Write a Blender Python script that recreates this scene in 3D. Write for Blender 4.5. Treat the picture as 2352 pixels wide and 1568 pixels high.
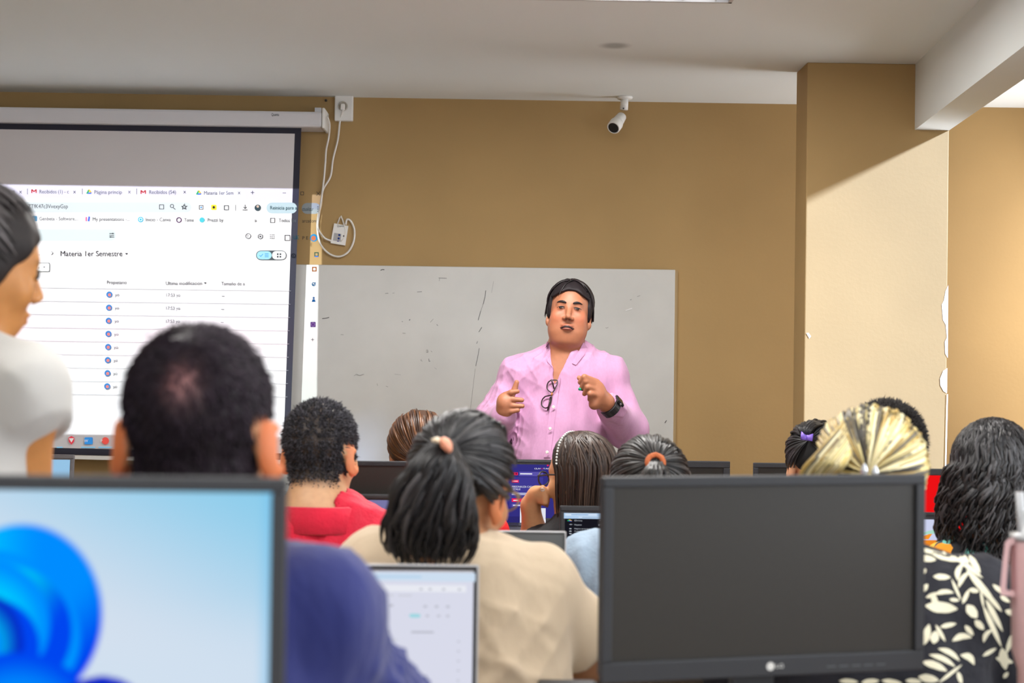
import bpy, bmesh, math, random
import numpy as np
from mathutils import Vector, Matrix, Euler

for o in list(bpy.data.objects): bpy.data.objects.remove(o)
SC = bpy.context.scene
COL = SC.collection
random.seed(7)
RNG = np.random.default_rng(11)

# ------------------------------------------------------------------ camera
IW, IH = 2352, 1568
FPX = 3267.0
CAMZ = 1.36
YAW, PITCH, ROLL = math.radians(-0.8), math.radians(0.52), math.radians(0.75)
cam = bpy.data.cameras.new('camera'); camo = bpy.data.objects.new('camera', cam); COL.objects.link(camo)
cam.sensor_width = 36.0; cam.lens = 36.0*FPX/IW; cam.clip_start = .05
CR = Matrix.Rotation(YAW, 3, 'Z') @ Matrix.Rotation(math.pi/2+PITCH, 3, 'X') @ Matrix.Rotation(ROLL, 3, 'Z')
camo.matrix_world = Matrix.Translation((0, 0, CAMZ)) @ CR.to_4x4()
cam.dof.use_dof = True; cam.dof.focus_distance = 5.2; cam.dof.aperture_fstop = 4.0
SC.camera = camo

def at(px, py, Y):
    """point on the plane y = Y that the photograph shows at pixel (px, py)"""
    d = CR @ Vector(((px-IW/2)/FPX, -(py-IH/2)/FPX, -1.0))
    t = Y/d.y
    return Vector((d.x*t, Y, CAMZ+d.z*t))

# ------------------------------------------------------------------ light
SC.view_settings.view_transform = 'Standard'; SC.view_settings.look = 'None'
SC.view_settings.exposure = 0.0; SC.view_settings.gamma = 1.0
SC.view_settings.use_curve_mapping = False
SC.cycles.use_denoising = True
SC.cycles.max_bounces = 8; SC.cycles.diffuse_bounces = 5; SC.cycles.glossy_bounces = 3
SC.cycles.sample_clamp_indirect = 6.0
W = bpy.data.worlds.new('sky'); SC.world = W; W.use_nodes = True
W.node_tree.nodes['Background'].inputs[0].default_value = (.80, .90, 1.0, 1)
W.node_tree.nodes['Background'].inputs[1].default_value = 1.0

WALL_Y, COL_Y, CEIL = 6.53, 5.60, 2.53
RIGHT_X, LEFT_X, BACK_Y = 2.08, -3.6, -3.2
ALC_X, ALC_Y = 2.75, 5.52          # the wall steps back beyond the pillar line

def lamp(name, kind, loc, aim, power, color, **kw):
    l = bpy.data.lights.new(name, kind); l.energy = power; l.color = color
    for k, v in kw.items(): setattr(l, k, v)
    o = bpy.data.objects.new(name, l); COL.objects.link(o); o.location = loc
    o.rotation_euler = Vector(aim).to_track_quat('-Z', 'Y').to_euler()
    return o
SUN_DIR = Vector((-.80, .40, -.43))
lamp('sun_light', 'SUN', (6, 2, 6), SUN_DIR, 22.5, (.49, .64, 1.0), angle=math.radians(4.0))
# daylight standing in the windows (right wall, wall behind the camera)
lamp('window_daylight_side', 'AREA', (RIGHT_X+.25, 1.2, 1.55), (-1, 0, -.1), 78, (.92, .96, 1.0), shape='RECTANGLE', size=4.4, size_y=1.5)
lamp('alcove_fill_light', 'AREA', (ALC_X+.2, 6.02, 1.5), (-1, -.05, -.1), 40, (.97, .97, 1.0), shape='RECTANGLE', size=.8, size_y=1.4)  # fill added to brighten the wall right of the pillar
lamp('window_daylight_rear', 'AREA', (-.6, BACK_Y-.25, 1.6), (0, 1, -.05), 70, (.95, .97, 1.0), shape='RECTANGLE', size=4.0, size_y=1.5)

# ------------------------------------------------------------------ materials
MATS = {}
def nd(nt, t, **kw):
    n = nt.nodes.new(t)
    for k, v in kw.items(): setattr(n, k, v)
    return n
def srgb(r, g, b):
    f = lambda c: (c/255/12.92 if c/255 <= .04045 else ((c/255+.055)/1.055)**2.4)
    return (f(r), f(g), f(b))
def mat(name, color=(.8, .8, .8), rough=.6, metal=0., var=.0, vscale=8., bump=0., bscale=60., attr=False,
        spec=.5, sss=0., trans=0., coat=0., stretch=None, sheen=0.):
    if name in MATS: return MATS[name]
    m = bpy.data.materials.new(name); m.use_nodes = True; nt = m.node_tree
    b = nt.nodes['Principled BSDF']; L = nt.links.new
    b.inputs['Base Color'].default_value = (*color, 1); b.inputs['Roughness'].default_value = rough
    b.inputs['Metallic'].default_value = metal; b.inputs['Specular IOR Level'].default_value = spec
    if coat: b.inputs['Coat Weight'].default_value = coat
    if sheen: b.inputs['Sheen Weight'].default_value = sheen
    if trans: b.inputs['Transmission Weight'].default_value = trans
    if sss:
        b.inputs['Subsurface Weight'].default_value = sss
        b.inputs['Subsurface Radius'].default_value = (1, .35, .2); b.inputs['Subsurface Scale'].default_value = .008
    tc = nd(nt, 'ShaderNodeTexCoord'); src = None
    vec = tc.outputs['Object']
    if stretch:
        mp = nd(nt, 'ShaderNodeMapping'); mp.inputs['Scale'].default_value = stretch
        L(tc.outputs['Object'], mp.inputs['Vector']); vec = mp.outputs['Vector']
    if attr:
        a = nd(nt, 'ShaderNodeAttribute', attribute_name='Col'); src = a.outputs['Color']
        L(src, b.inputs['Base Color'])
    if var:
        n = nd(nt, 'ShaderNodeTexNoise'); n.inputs['Scale'].default_value = vscale; n.inputs['Detail'].default_value = 5
        L(vec, n.inputs['Vector'])
        mr = nd(nt, 'ShaderNodeMapRange'); mr.inputs['To Min'].default_value = 1-var; mr.inputs['To Max'].default_value = 1+var
        mr.inputs['From Min'].default_value = .25; mr.inputs['From Max'].default_value = .75
        L(n.outputs['Fac'], mr.inputs['Value'])
        mx = nd(nt, 'ShaderNodeMix', data_type='RGBA', blend_type='MULTIPLY'); mx.inputs['Factor'].default_value = 1
        if src: L(src, mx.inputs['A'])
        else: mx.inputs['A'].default_value = (*color, 1)
        L(mr.outputs['Result'], mx.inputs['B']); L(mx.outputs['Result'], b.inputs['Base Color'])
    if bump:
        n2 = nd(nt, 'ShaderNodeTexNoise'); n2.inputs['Scale'].default_value = bscale; n2.inputs['Detail'].default_value = 6
        L(vec, n2.inputs['Vector'])
        bp = nd(nt, 'ShaderNodeBump'); bp.inputs['Strength'].default_value = bump; bp.inputs['Distance'].default_value = .02
        L(n2.outputs['Fac'], bp.inputs['Height']); L(bp.outputs['Normal'], b.inputs['Normal'])
    MATS[name] = m; return m
def emat(name, color=None, strength=1.0):
    """screen glow; colour from the face colours when none is given"""
    if name in MATS: return MATS[name]
    m = bpy.data.materials.new(name); m.use_nodes = True; nt = m.node_tree; nt.nodes.clear()
    e = nd(nt, 'ShaderNodeEmission'); e.inputs['Strength'].default_value = strength
    if color: e.inputs['Color'].default_value = (*color, 1)
    else:
        a = nd(nt, 'ShaderNodeAttribute', attribute_name='Col'); nt.links.new(a.outputs['Color'], e.inputs['Color'])
    o = nd(nt, 'ShaderNodeOutputMaterial'); nt.links.new(e.outputs[0], o.inputs[0])
    MATS[name] = m; return m

M_wall = mat('tan_wall_paint', (.37, .245, .105), .7, var=.05, vscale=3, bump=.03, bscale=60, spec=.25)
M_ceil = mat('ceiling_paint', (.73, .77, .77), .8, var=.03, vscale=2, spec=.2)
M_floor = mat('floor_tile', (.42, .38, .33), .35, var=.12, vscale=4)
M_white = mat('white_plastic', (.72, .72, .70), .4)
M_white2 = mat('white_enamel', (.62, .62, .66), .35)
M_black = mat('black_plastic', (.014, .014, .017), .42, bump=.08, bscale=300)
M_black2 = mat('soft_black_plastic', (.022, .024, .030), .55, bump=.1, bscale=300)
M_off = mat('dark_panel', (.020, .018, .016), .45, var=.1, vscale=200)
M_board = mat('whiteboard_enamel', (.52, .52, .50), .22, var=.06, vscale=5, spec=.4)
M_alu = mat('aluminium', (.5, .5, .52), .35, metal=.8)
M_silver = mat('silver_plastic', (.50, .50, .52), .4, metal=.3)
M_scrfab = mat('screen_fabric', (.60, .58, .60), .9, bump=.05, bscale=400, spec=.1)
M_scrblk = mat('screen_border', (.030, .030, .045), .8, spec=.2)
M_desk = mat('desk_laminate', (.30, .24, .19), .4, var=.2, vscale=14, stretch=(1, 8, 1))
M_metal = mat('dark_steel', (.08, .08, .09), .4, metal=.8)
M_ink = mat('print_colour', (1, 1, 1), .8, attr=True, spec=.1)
M_glow = emat('screen_glow', None, 1.0)
M_skin = mat('skin', (1, 1, 1), .48, attr=True, sss=.12, var=.06, vscale=70, spec=.4)
M_hair = mat('hair_strands', (1, 1, 1), .42, attr=True, spec=.45)
M_hairc = mat('short_hair', (1, 1, 1), .6, attr=True, spec=.3)
M_lens = mat('dark_glass', (.004, .004, .006), .08)

# ------------------------------------------------------------------ mesh helpers
def empty(name, loc=(0, 0, 0), rz=0):
    o = bpy.data.objects.new(name, None); COL.objects.link(o); o.location = loc; o.rotation_euler = (0, 0, rz)
    o.empty_display_size = .05
    return o
def tag(o, label=None, cat=None, group=None, kind=None):
    if label: o['label'] = label
    if cat: o['category'] = cat
    if group: o['group'] = group
    if kind: o['kind'] = kind
    return o
def mk(name, verts, faces, m, parent=None, smooth=False, cols=None, world=True):
    me = bpy.data.meshes.new(name)
    me.from_pydata([tuple(v) for v in verts], [], [tuple(int(i) for i in f) for f in faces]); me.update()
    if m is not None: me.materials.append(m)
    if smooth: me.polygons.foreach_set('use_smooth', [True]*len(me.polygons))
    if cols is not None:
        a = me.color_attributes.new('Col', 'FLOAT_COLOR', 'POINT')
        c = np.ones((len(me.vertices), 4), np.float32); c[:, :3] = np.asarray(cols, np.float32)
        a.data.foreach_set('color', c.ravel())
    o = bpy.data.objects.new(name, me); COL.objects.link(o)
    if parent is not None: put(o, parent, world)
    return o
WM = {}
def wm(o):
    l = Matrix.LocRotScale(o.location, o.rotation_euler, o.scale)
    return (wm(o.parent) @ o.matrix_parent_inverse @ l) if o.parent else l
def put(o, parent, world=True):
    """child of parent; geometry given in world space (world) or in the parent's own space"""
    o.parent = parent
    if world: o.matrix_parent_inverse = wm(parent).inverted()
class G:
    """collects shapes for ONE mesh"""
    def __init__(s): s.v = []; s.f = []; s.c = []
    def add(s, v, f, col=None):
        n = len(s.v); s.v += [tuple(p) for p in v]; s.f += [tuple(i+n for i in q) for q in f]
        s.c += [col or (1, 1, 1)]*len(v); return s
    def box(s, lo, hi, col=None, R=None, bev=0.):
        lo, hi = Vector(lo), Vector(hi)
        bm = bmesh.new(); bmesh.ops.create_cube(bm, size=1)
        for v in bm.verts: v.co = Vector([lo[i]+(v.co[i]+.5)*(hi[i]-lo[i]) for i in range(3)])
        if bev: bmesh.ops.bevel(bm, geom=bm.edges[:], offset=bev, segments=2, affect='EDGES', profile=.6)
        if R is not None: bmesh.ops.transform(bm, matrix=R, verts=bm.verts)
        bm.verts.ensure_lookup_table()
        s.add([v.co[:] for v in bm.verts], [[v.index for v in f.verts] for f in bm.faces], col); bm.free(); return s
    def tube(s, pts, r, n=8, col=None, cap=True, closed=False):
        v, f = tube(pts, r, n, cap, closed); return s.add(v, f, col)
    def lathe(s, prof, n=20, col=None, M=None):
        v = []; f = []
        for (r, z) in prof:
            for k in range(n):
                a = 2*math.pi*k/n; p = Vector((r*math.cos(a), r*math.sin(a), z)); v.append(M @ p if M else p)
        for i in range(len(prof)-1):
            for k in range(n):
                f.append((i*n+k, i*n+(k+1) % n, (i+1)*n+(k+1) % n, (i+1)*n+k))
        f.append(tuple(range(n))[::-1]); f.append(tuple((len(prof)-1)*n+k for k in range(n)))
        return s.add(v, f, col)
    def poly(s, pts, col=None): return s.add(pts, [tuple(range(len(pts)))], col)
    def mk(s, name, m, parent=None, smooth=False, cols=False, world=True):
        return mk(name, s.v, s.f, m, parent, smooth, s.c if cols else None, world)
def tube(pts, r, n=8, cap=True, closed=False):
    P = [Vector(p) for p in pts]; k = len(P); R = r if hasattr(r, '__len__') else [r]*k
    v = []; f = []; up = None
    for i in range(k):
        a = P[(i-1) % k] if (closed or i > 0) else P[i]; b = P[(i+1) % k] if (closed or i < k-1) else P[i]
        t = (b-a); t = t.normalized() if t.length > 1e-9 else Vector((0, 0, 1))
        if up is None:
            up = t.orthogonal().normalized()
        up = (up-t*up.dot(t)); up = up.normalized() if up.length > 1e-6 else t.orthogonal().normalized()
        w = t.cross(up)
        for j in range(n):
            an = 2*math.pi*j/n; v.append(P[i]+(up*math.cos(an)+w*math.sin(an))*R[i])
    for i in range(k if closed else k-1):
        for j in range(n):
            f.append((i*n+j, i*n+(j+1) % n, ((i+1) % k)*n+(j+1) % n, ((i+1) % k)*n+j))
    if cap and not closed:
        f.append(tuple(range(n))[::-1]); f.append(tuple((k-1)*n+j for j in range(n)))
    return v, f
def smooth_path(pts, n=8):
    """Catmull-Rom through pts"""
    P = [Vector(p) for p in pts]; P = [P[0]*2-P[1]]+P+[P[-1]*2-P[-2]]; out = []
    for i in range(1, len(P)-2):
        for j in range(n):
            t = j/n; a, b, c, d = P[i-1:i+3]
            out.append(.5*((2*b)+(c-a)*t+(2*a-5*b+4*c-d)*t*t+(3*b-a-3*c+d)*t**3))
    out.append(P[-2]); return out
def box(name, lo, hi, m, parent=None, bev=0., R=None, world=True):
    return G().box(lo, hi, R=R, bev=bev).mk(name, m, parent, world=world)
_TX = {}
def text_geo(s):
    if s in _TX: return _TX[s]
    cu = bpy.data.curves.new('t', 'FONT'); cu.body = s; cu.size = 1; cu.resolution_u = 3; cu.fill_mode = 'FRONT'
    ob = bpy.data.objects.new('t', cu); COL.objects.link(ob)
    me = bpy.data.meshes.new_from_object(ob)
    v = [tuple(p.co) for p in me.vertices]; f = [tuple(p.vertices) for p in me.polygons]
    bpy.data.objects.remove(ob); bpy.data.meshes.remove(me); bpy.data.curves.remove(cu)
    w = max([p[0] for p in v] or [0])
    _TX[s] = (v, f, w); return _TX[s]
class Page:
    """flat graphics laid on a plane: fr(u, v, layer) gives the 3-D point"""
    def __init__(s, fr): s.g = G(); s.fr = fr; s.l = 0
    def rect(s, u0, v0, u1, v1, col, rad=0.):
        s.l += 1
        if rad:
            rad = min(rad, abs(u1-u0)/2, abs(v1-v0)/2); pts = []
            for cx, cy, a0 in ((u1-rad, v1-rad, 0), (u0+rad, v1-rad, 90), (u0+rad, v0+rad, 180), (u1-rad, v0+rad, 270)):
                for k in range(5):
                    a = math.radians(a0+k*22.5); pts.append((cx+rad*math.cos(a), cy+rad*math.sin(a)))
        else: pts = [(u0, v0), (u1, v0), (u1, v1), (u0, v1)]
        s.g.poly([s.fr(u, v, s.l) for u, v in pts], col)
    def disc(s, u, v, r, col, n=14): s.pol([(u+r*math.cos(2*math.pi*k/n), v+r*math.sin(2*math.pi*k/n)) for k in range(n)], col)
    def ring(s, u, v, r, w, col, n=16, sq=False):
        s.l += 1
        if sq: n = 4
        o = [(math.cos(2*math.pi*(k+.5)/n), math.sin(2*math.pi*(k+.5)/n)) for k in range(n)]
        q = 1.414 if sq else 1
        pts = [s.fr(u+r*q*a, v+r*q*b, s.l) for a, b in o]+[s.fr(u+(r-w)*q*a, v+(r-w)*q*b, s.l) for a, b in o]
        s.g.add(pts, [(k, (k+1) % n, n+(k+1) % n, n+k) for k in range(n)], col)
    def pol(s, pts, col):
        s.l += 1; s.g.poly([s.fr(u, v, s.l) for u, v in pts], col)
    def line(s, pts, w, col):
        s.l += 1
        for (a, b), (c, d) in zip(pts[:-1], pts[1:]):
            L = math.hypot(c-a, d-b) or 1; nx, ny = -(d-b)/L*w/2, (c-a)/L*w/2
            s.g.poly([s.fr(a+nx, b+ny, s.l), s.fr(a-nx, b-ny, s.l), s.fr(c-nx, d-ny, s.l), s.fr(c+nx, d+ny, s.l)], col)
    def text(s, u, v, size, t, col, width=None, vs=1):
        """v = baseline; size = em size; vs = -1 when v grows downwards"""
        s.l += 1; V, F, w = text_geo(t); k = size; kx = (width/w if width and w else size)
        s.g.add([s.fr(u+p[0]*kx, v+vs*p[1]*k, s.l) for p in V], F, col)
    def mk(s, name, m, parent, world=True): return s.g.mk(name, m, parent, cols=True, world=world)
# ------------------------------------------------------------------ room
def struct(o): o['kind'] = 'structure'; return o
struct(box('floor', (LEFT_X-.1, BACK_Y-.1, -.1), (ALC_X+.1, WALL_Y+.15, 0), M_floor))
struct(box('wall_front', (LEFT_X-.1, WALL_Y, 0), (ALC_X+.1, WALL_Y+.15, CEIL), M_wall))
struct(box('wall_left', (LEFT_X-.1, BACK_Y, 0), (LEFT_X, WALL_Y, CEIL), M_wall))
WA, WB = (5.10, 5.48), (-1.0, 3.4)          # two window openings in the right wall
g = G()
for lo, hi in (((RIGHT_X, BACK_Y, 0), (RIGHT_X+.08, ALC_Y, .95)), ((RIGHT_X, WA[1], .95), (RIGHT_X+.08, ALC_Y, CEIL)), ((RIGHT_X+.08, ALC_Y-.04, 0), (ALC_X+.08, ALC_Y, CEIL)), ((ALC_X, ALC_Y, 0), (ALC_X+.08, WALL_Y, .85)), ((ALC_X, ALC_Y, 2.25), (ALC_X+.08, WALL_Y, CEIL)), ((ALC_X, ALC_Y, .85), (ALC_X+.08, 5.62, 2.25)), ((ALC_X, 6.42, .85), (ALC_X+.08, WALL_Y, 2.25)),
               ((RIGHT_X, WB[1], .95), (RIGHT_X+.08, WA[0], CEIL)), ((RIGHT_X, BACK_Y, .95), (RIGHT_X+.08, WB[0], CEIL)),
               ((RIGHT_X, WB[0], 2.3), (RIGHT_X+.08, WB[1], CEIL))):
    g.box(lo, hi)
struct(g.mk('wall_right', M_wall))
g = G()
for lo, hi in (((LEFT_X-.1, BACK_Y-.1, 0), (RIGHT_X+.08, BACK_Y, .85)), ((LEFT_X-.1, BACK_Y-.1, 2.35), (RIGHT_X+.08, BACK_Y, CEIL)),
               ((LEFT_X-.1, BACK_Y-.1, .85), (-2.6, BACK_Y, 2.35)), ((1.4, BACK_Y-.1, .85), (RIGHT_X+.08, BACK_Y, 2.35))):
    g.box(lo, hi)
struct(g.mk('wall_back', M_wall))
def win(name, axis, a0, a1, z0, z1, pos):
    r = struct(empty(name)); n = max(2, int((a1-a0)/.9)+1)
    def b(nm, x0, x1, y0, y1):
        lo = (pos+.02, x0, y0) if axis == 'y' else (x0, pos+.02, y0); hi = (pos+.05, x1, y1) if axis == 'y' else (x1, pos+.05, y1)
        box(nm, lo, hi, M_alu, r)
    b('window_frame', a0, a1, z0, z0+.03); b('window_frame', a0, a1, z1-.03, z1)
    if axis != 'y' or a1-a0 > 1:
        for k in range(n): x = a0+(a1-a0-.03)*k/(n-1); b('mullion', x, x+.03, z0+.03, z1-.03)
win('window_1', 'y', WB[0], WB[1], .95, 2.3, RIGHT_X)
win('added_alcove_window', 'y', 5.62, 6.42, .85, 2.25, ALC_X)  # alcove window added as a source for the dim wall beside the pillar
win('window_2', 'x', -2.6, 1.4, .85, 2.35, BACK_Y-.09)
struct(box('added_sun_slab', (RIGHT_X+.08, -2.4, 2.56), (RIGHT_X+3.2, 3.30, 2.66), M_ceil))  # unseen slab, added to keep direct sun out of the large side window

struct(box('added_sun_fin', (ALC_X+.085, 5.45, 0), (4.95, 5.51, 4.3), M_wall))  # unseen fin, added to keep sun out of the alcove window
# ceiling (with its soft grey damp spot)
mc = mat('ceiling_paint_spotted', (.73, .77, .77), .8, spec=.2); nt = mc.node_tree
sp = at(1412, 105, 1); sp = Vector((0, 0, CAMZ))+(sp-Vector((0, 0, CAMZ)))*((CEIL-CAMZ)/(sp.z-CAMZ))
ge = nd(nt, 'ShaderNodeNewGeometry'); vd = nd(nt, 'ShaderNodeVectorMath', operation='DISTANCE'); vd.inputs[1].default_value = (sp.x, sp.y, CEIL)
nt.links.new(ge.outputs['Position'], vd.inputs[0])
rp = nd(nt, 'ShaderNodeMapRange'); rp.interpolation_type = 'SMOOTHSTEP'; rp.inputs['From Min'].default_value = .02; rp.inputs['From Max'].default_value = .075
rp.inputs['To Min'].default_value = .55; rp.inputs['To Max'].default_value = 1
nt.links.new(vd.outputs['Value'], rp.inputs['Value'])
mx = nd(nt, 'ShaderNodeMix', data_type='RGBA', blend_type='MULTIPLY'); mx.inputs['Factor'].default_value = 1; mx.inputs['A'].default_value = (.73, .77, .77, 1)
nt.links.new(rp.outputs['Result'], mx.inputs['B']); nt.links.new(mx.outputs['Result'], nt.nodes['Principled BSDF'].inputs['Base Color'])
struct(box('ceiling', (LEFT_X-.1, BACK_Y-.1, CEIL), (RIGHT_X, WALL_Y+.15, CEIL+.03), mc))
struct(box('ceiling', (RIGHT_X, ALC_Y-.04, CEIL), (ALC_X+.08, WALL_Y+.15, CEIL+.03), M_ceil))

# free-standing pillar in front of the wall, and the beam it carries
pl, pr = at(1852, 400, COL_Y).x, at(2178, 500, COL_Y).x
pil = struct(box('wall_pillar', (pl, COL_Y, 0), (pr, COL_Y+.20, CEIL), M_wall, bev=.004))
PT = .20
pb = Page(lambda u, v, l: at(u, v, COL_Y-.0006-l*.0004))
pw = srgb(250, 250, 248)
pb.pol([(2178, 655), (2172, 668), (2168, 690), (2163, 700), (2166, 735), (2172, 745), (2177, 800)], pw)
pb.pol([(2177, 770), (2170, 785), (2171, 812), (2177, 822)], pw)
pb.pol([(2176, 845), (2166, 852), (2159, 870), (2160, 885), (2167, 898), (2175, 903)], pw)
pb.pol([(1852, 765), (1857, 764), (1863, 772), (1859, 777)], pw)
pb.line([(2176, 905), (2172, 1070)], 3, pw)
pb.mk('bare_plaster_patch', M_ink, pil)['kind'] = 'stuff'
a = at(2101, 298, COL_Y); zb = a.z
vpd = (CR @ Vector(((1425-IW/2)/FPX, -(795-IH/2)/FPX, -1))); vpd.z = 0; vpd.normalize()
b0, b1 = Vector((a.x, COL_Y, 0)), Vector((pr, COL_Y, 0)); n0, n1 = b0-vpd*4.5, b1-vpd*4.5
v = [(*b0.xy, zb), (*b1.xy, zb), (*n1.xy, zb), (*n0.xy, zb), (*b0.xy, CEIL), (*b1.xy, CEIL), (*n1.xy, CEIL), (*n0.xy, CEIL)]
struct(mk('ceiling_beam', v, [(0, 1, 2, 3), (4, 7, 6, 5), (0, 4, 5, 1), (1, 5, 6, 2), (2, 6, 7, 3), (3, 7, 4, 0)], M_ceil))

# ceiling lamps: louvred strip fittings
def ceiling_lamp(x, y, label, w=1.25, d=.32, power=28):
    r = tag(empty('ceiling_lamp', (x, y, CEIL)), label, 'lamp', 'ceiling strip lamps')
    g = G(); z0, z1 = CEIL-.045, CEIL
    for lo, hi in (((x-w/2, y-d/2, z0), (x+w/2, y-d/2+.012, z1)), ((x-w/2, y+d/2-.012, z0), (x+w/2, y+d/2, z1)),
                   ((x-w/2, y-d/2, z0), (x-w/2+.012, y+d/2, z1)), ((x+w/2-.012, y-d/2, z0), (x+w/2, y+d/2, z1)), ((x-w/2, y-d/2, z1-.006), (x+w/2, y+d/2, z1))):
        g.box(lo, hi)
    g.mk('housing', M_silver, r)
    for k in range(12):
        xx = x-w/2+w*(k+.5)/12
        box('louvre', (xx-.002, y-d/2+.012, z0+.004), (xx+.002, y+d/2-.012, z0+.02), M_white, r)
    for s in (-1, 1): G().tube([(x-w/2+.03, y+s*d*.22, z0+.03), (x+w/2-.03, y+s*d*.22, z0+.03)], .009, 8).mk('tube', emat('lamp_tube', (1, .98, .95), 5), r)
    l = bpy.data.lights.new('lamp_light', 'AREA'); l.shape = 'RECTANGLE'; l.size = w*.95; l.size_y = d*.8; l.energy = power; l.color = (1, .97, .93)
    lo = bpy.data.objects.new('lamp_light', l); COL.objects.link(lo); lo.location = (x, y, z0-.004); put(lo, r)
le = at(1680, 8, 1); le = Vector((0, 0, CAMZ))+(le-Vector((0, 0, CAMZ)))*((CEIL-.045-CAMZ)/(le.z-CAMZ))
ceiling_lamp(le.x-.625, le.y-.16, 'ceiling strip lamp above the whiteboard at the top edge of the view', power=58)
ceiling_lamp(-1.2, 2.3, 'ceiling strip lamp over the left desks', power=26)
ceiling_lamp(.9, 2.1, 'ceiling strip lamp over the right desks', power=26)
ceiling_lamp(-.2, -.3, 'ceiling strip lamp at the back of the room', power=22)

# ------------------------------------------------------------------ whiteboard
WBY = WALL_Y-.03
tr, tl = at(1551, 620, WBY), at(742, 607, WBY)
bx1, bx0, bz1, bz0 = tr.x, tr.x-2.4, (tr.z+tl.z)/2, .72
wb = tag(empty('whiteboard', ((bx0+bx1)/2, WALL_Y-.02, bz0)), 'wall-mounted whiteboard with faint marker scribbles behind the standing man', 'whiteboard')
box('panel', (bx0, WBY, bz0), (bx1, WALL_Y-.004, bz1), M_board, wb, bev=.003)
box('edge_strip', (bx1, WBY+.004, bz0), (bx1+.012, WALL_Y-.004, bz1-.004), mat('tan_trim', (.32, .22, .10), .6), wb)
box('edge_strip', (bx0-.012, WBY+.004, bz0), (bx0, WALL_Y-.004, bz1-.004), MATS['tan_trim'], wb)
box('pen_tray', (bx0+.2, WBY-.06, bz0-.02), (bx1-.2, WBY, bz0), M_alu, wb, bev=.003)
p = Page(lambda u, v, l: at(u, v, WBY-.0006-l*.0001)); ik = (.03, .028, .03); i2 = (.16, .155, .15)
q = lambda x, y: (700+x*460/1898, 580+y*460/1898)
for pts, w, c in (([(165, 625), (200, 622), (232, 613)], 1.6, ik), ([(718, 168), (735, 160), (755, 162)], 1.6, ik), ([(1268, 240), (1345, 243)], 1.0, ik), ([(1272, 270), (1280, 240)], .8, i2),
                  ([(762, 388), (792, 384)], .9, ik), ([(830, 384), (850, 382)], .8, i2), ([(1065, 373), (1110, 370)], .9, ik), ([(1716, 358), (1708, 420), (1690, 490)], 1.2, ik),
                  ([(1690, 490), (1665, 560)], .7, i2), ([(1668, 552), (1643, 640)], 1.2, ik), ([(1678, 706), (1650, 752)], 1.3, ik), ([(1638, 840), (1628, 862)], 1.0, ik),
                  ([(1654, 905), (1640, 985), (1620, 1075)], 1.0, ik), ([(1615, 1100), (1580, 1400), (1560, 1560)], .6, i2), ([(1790, 270), (1770, 380)], .5, i2), ([(1218, 628), (1190, 660)], .8, i2),
                  ([(990, 642), (998, 632)], 1.6, ik), ([(920, 652), (930, 654)], 1.4, i2), ([(1250, 680), (1262, 692)], 1.2, i2), ([(340, 776), (368, 778)], .9, i2), ([(925, 762), (955, 764)], .7, i2),
                  ([(1150, 925), (1165, 922), (1168, 945), (1150, 940)], .9, i2), ([(1105, 1010), (1100, 1022), (1115, 1028)], .9, i2), ([(1175, 1005), (1178, 1030), (1190, 1028)], 1.1, (.08, .08, .08)),
                  ([(1195, 930), (1208, 942)], .8, i2), ([(465, 1168), (490, 1150), (520, 1165), (560, 1150)], 1.0, (.3, .3, .3)), ([(685, 1240), (690, 1260)], .8, i2), ([(768, 1265), (790, 1272)], .8, i2),
                  ([(1230, 1090), (1250, 1105)], 1.0, (.3, .3, .3)), ([(850, 1150), (910, 1158)], .8, (.32, .32, .32))):
    p.line([q(*t) for t in pts], w, c)
q2 = lambda x, y: (1060+x*460/1568, 620+y*460/1568)
for pts, w, c in (([(1150, 448), (1135, 455), (1128, 450)], .8, i2), ([(1320, 234), (1332, 230)], 1.2, i2), ([(1375, 208), (1400, 200)], .8, i2)): p.line([q2(*t) for t in pts], w, c)
p.line([(1527, 971), (1531, 965)], 1.5, ik); p.line([(1437, 713), (1452, 708)], 2.4, (.7, .7, .7))
p.mk('marker_marks', M_ink, wb)['kind'] = 'stuff'

# ------------------------------------------------------------------ projection screen
SY = WALL_Y-.13
ps = tag(empty('projection_screen', (at(200, 260, SY).x, SY, at(200, 280, SY).z)), 'white roll-down projection screen with black border and a projected web page', 'projection screen')
xl = at(-420, 260, SY).x; xr = at(742, 260, SY).x
zt, zb_ = at(400, 252, SY-.02).z, at(400, 288, SY-.02).z
G().box((xl, SY-.035, zb_), (xr, WALL_Y-.01, zt), bev=.012).mk('case', M_white2, ps)
for x in (xr, xl-.012): box('end_cap', (x, SY-.04, zb_-.004), (x+.012, WALL_Y-.004, zt+.016), M_white, ps, bev=.004)
for x in (xr-.05, xl+.05): box('wall_bracket', (x, WALL_Y-.03, zt-.01), (x+.03, WALL_Y-.004, zt+.04), M_alu, ps)
tx = Page(lambda u, v, l: at(u, v, SY-.0362)); tx.text(623, 266, 9, 'Quanta', (.02, .02, .02), width=18, vs=-1); tx.mk('logo', M_ink, ps)
S = lambda u, v, off=0.: at(u, v, SY-off)
O = [S(-395, 270), S(692.5, 284), S(664, 1056), S(-415, 1030)]; I = [S(-378, 291), S(677, 307), S(650.5, 1041), S(-397, 1015)]
def slab(name, pts, t, m, parent):
    n = len(pts); v = [p for p in pts]+[p+Vector((0, t, 0)) for p in pts]
    return mk(name, v, [tuple(range(n))[::-1], tuple(range(n, 2*n))]+[(k, (k+1) % n, n+(k+1) % n, n+k) for k in range(n)], m, parent)
slab('fabric', I, .001, M_scrfab, ps)
n = 4; v = O+I+[p+Vector((0, .0012, 0)) for p in O+I]
f = []
for k in range(4):
    j = (k+1) % 4; f += [(k, 4+k, 4+j, j), (8+k, 8+j, 12+j, 12+k), (k, j, 8+j, 8+k)]
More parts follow.
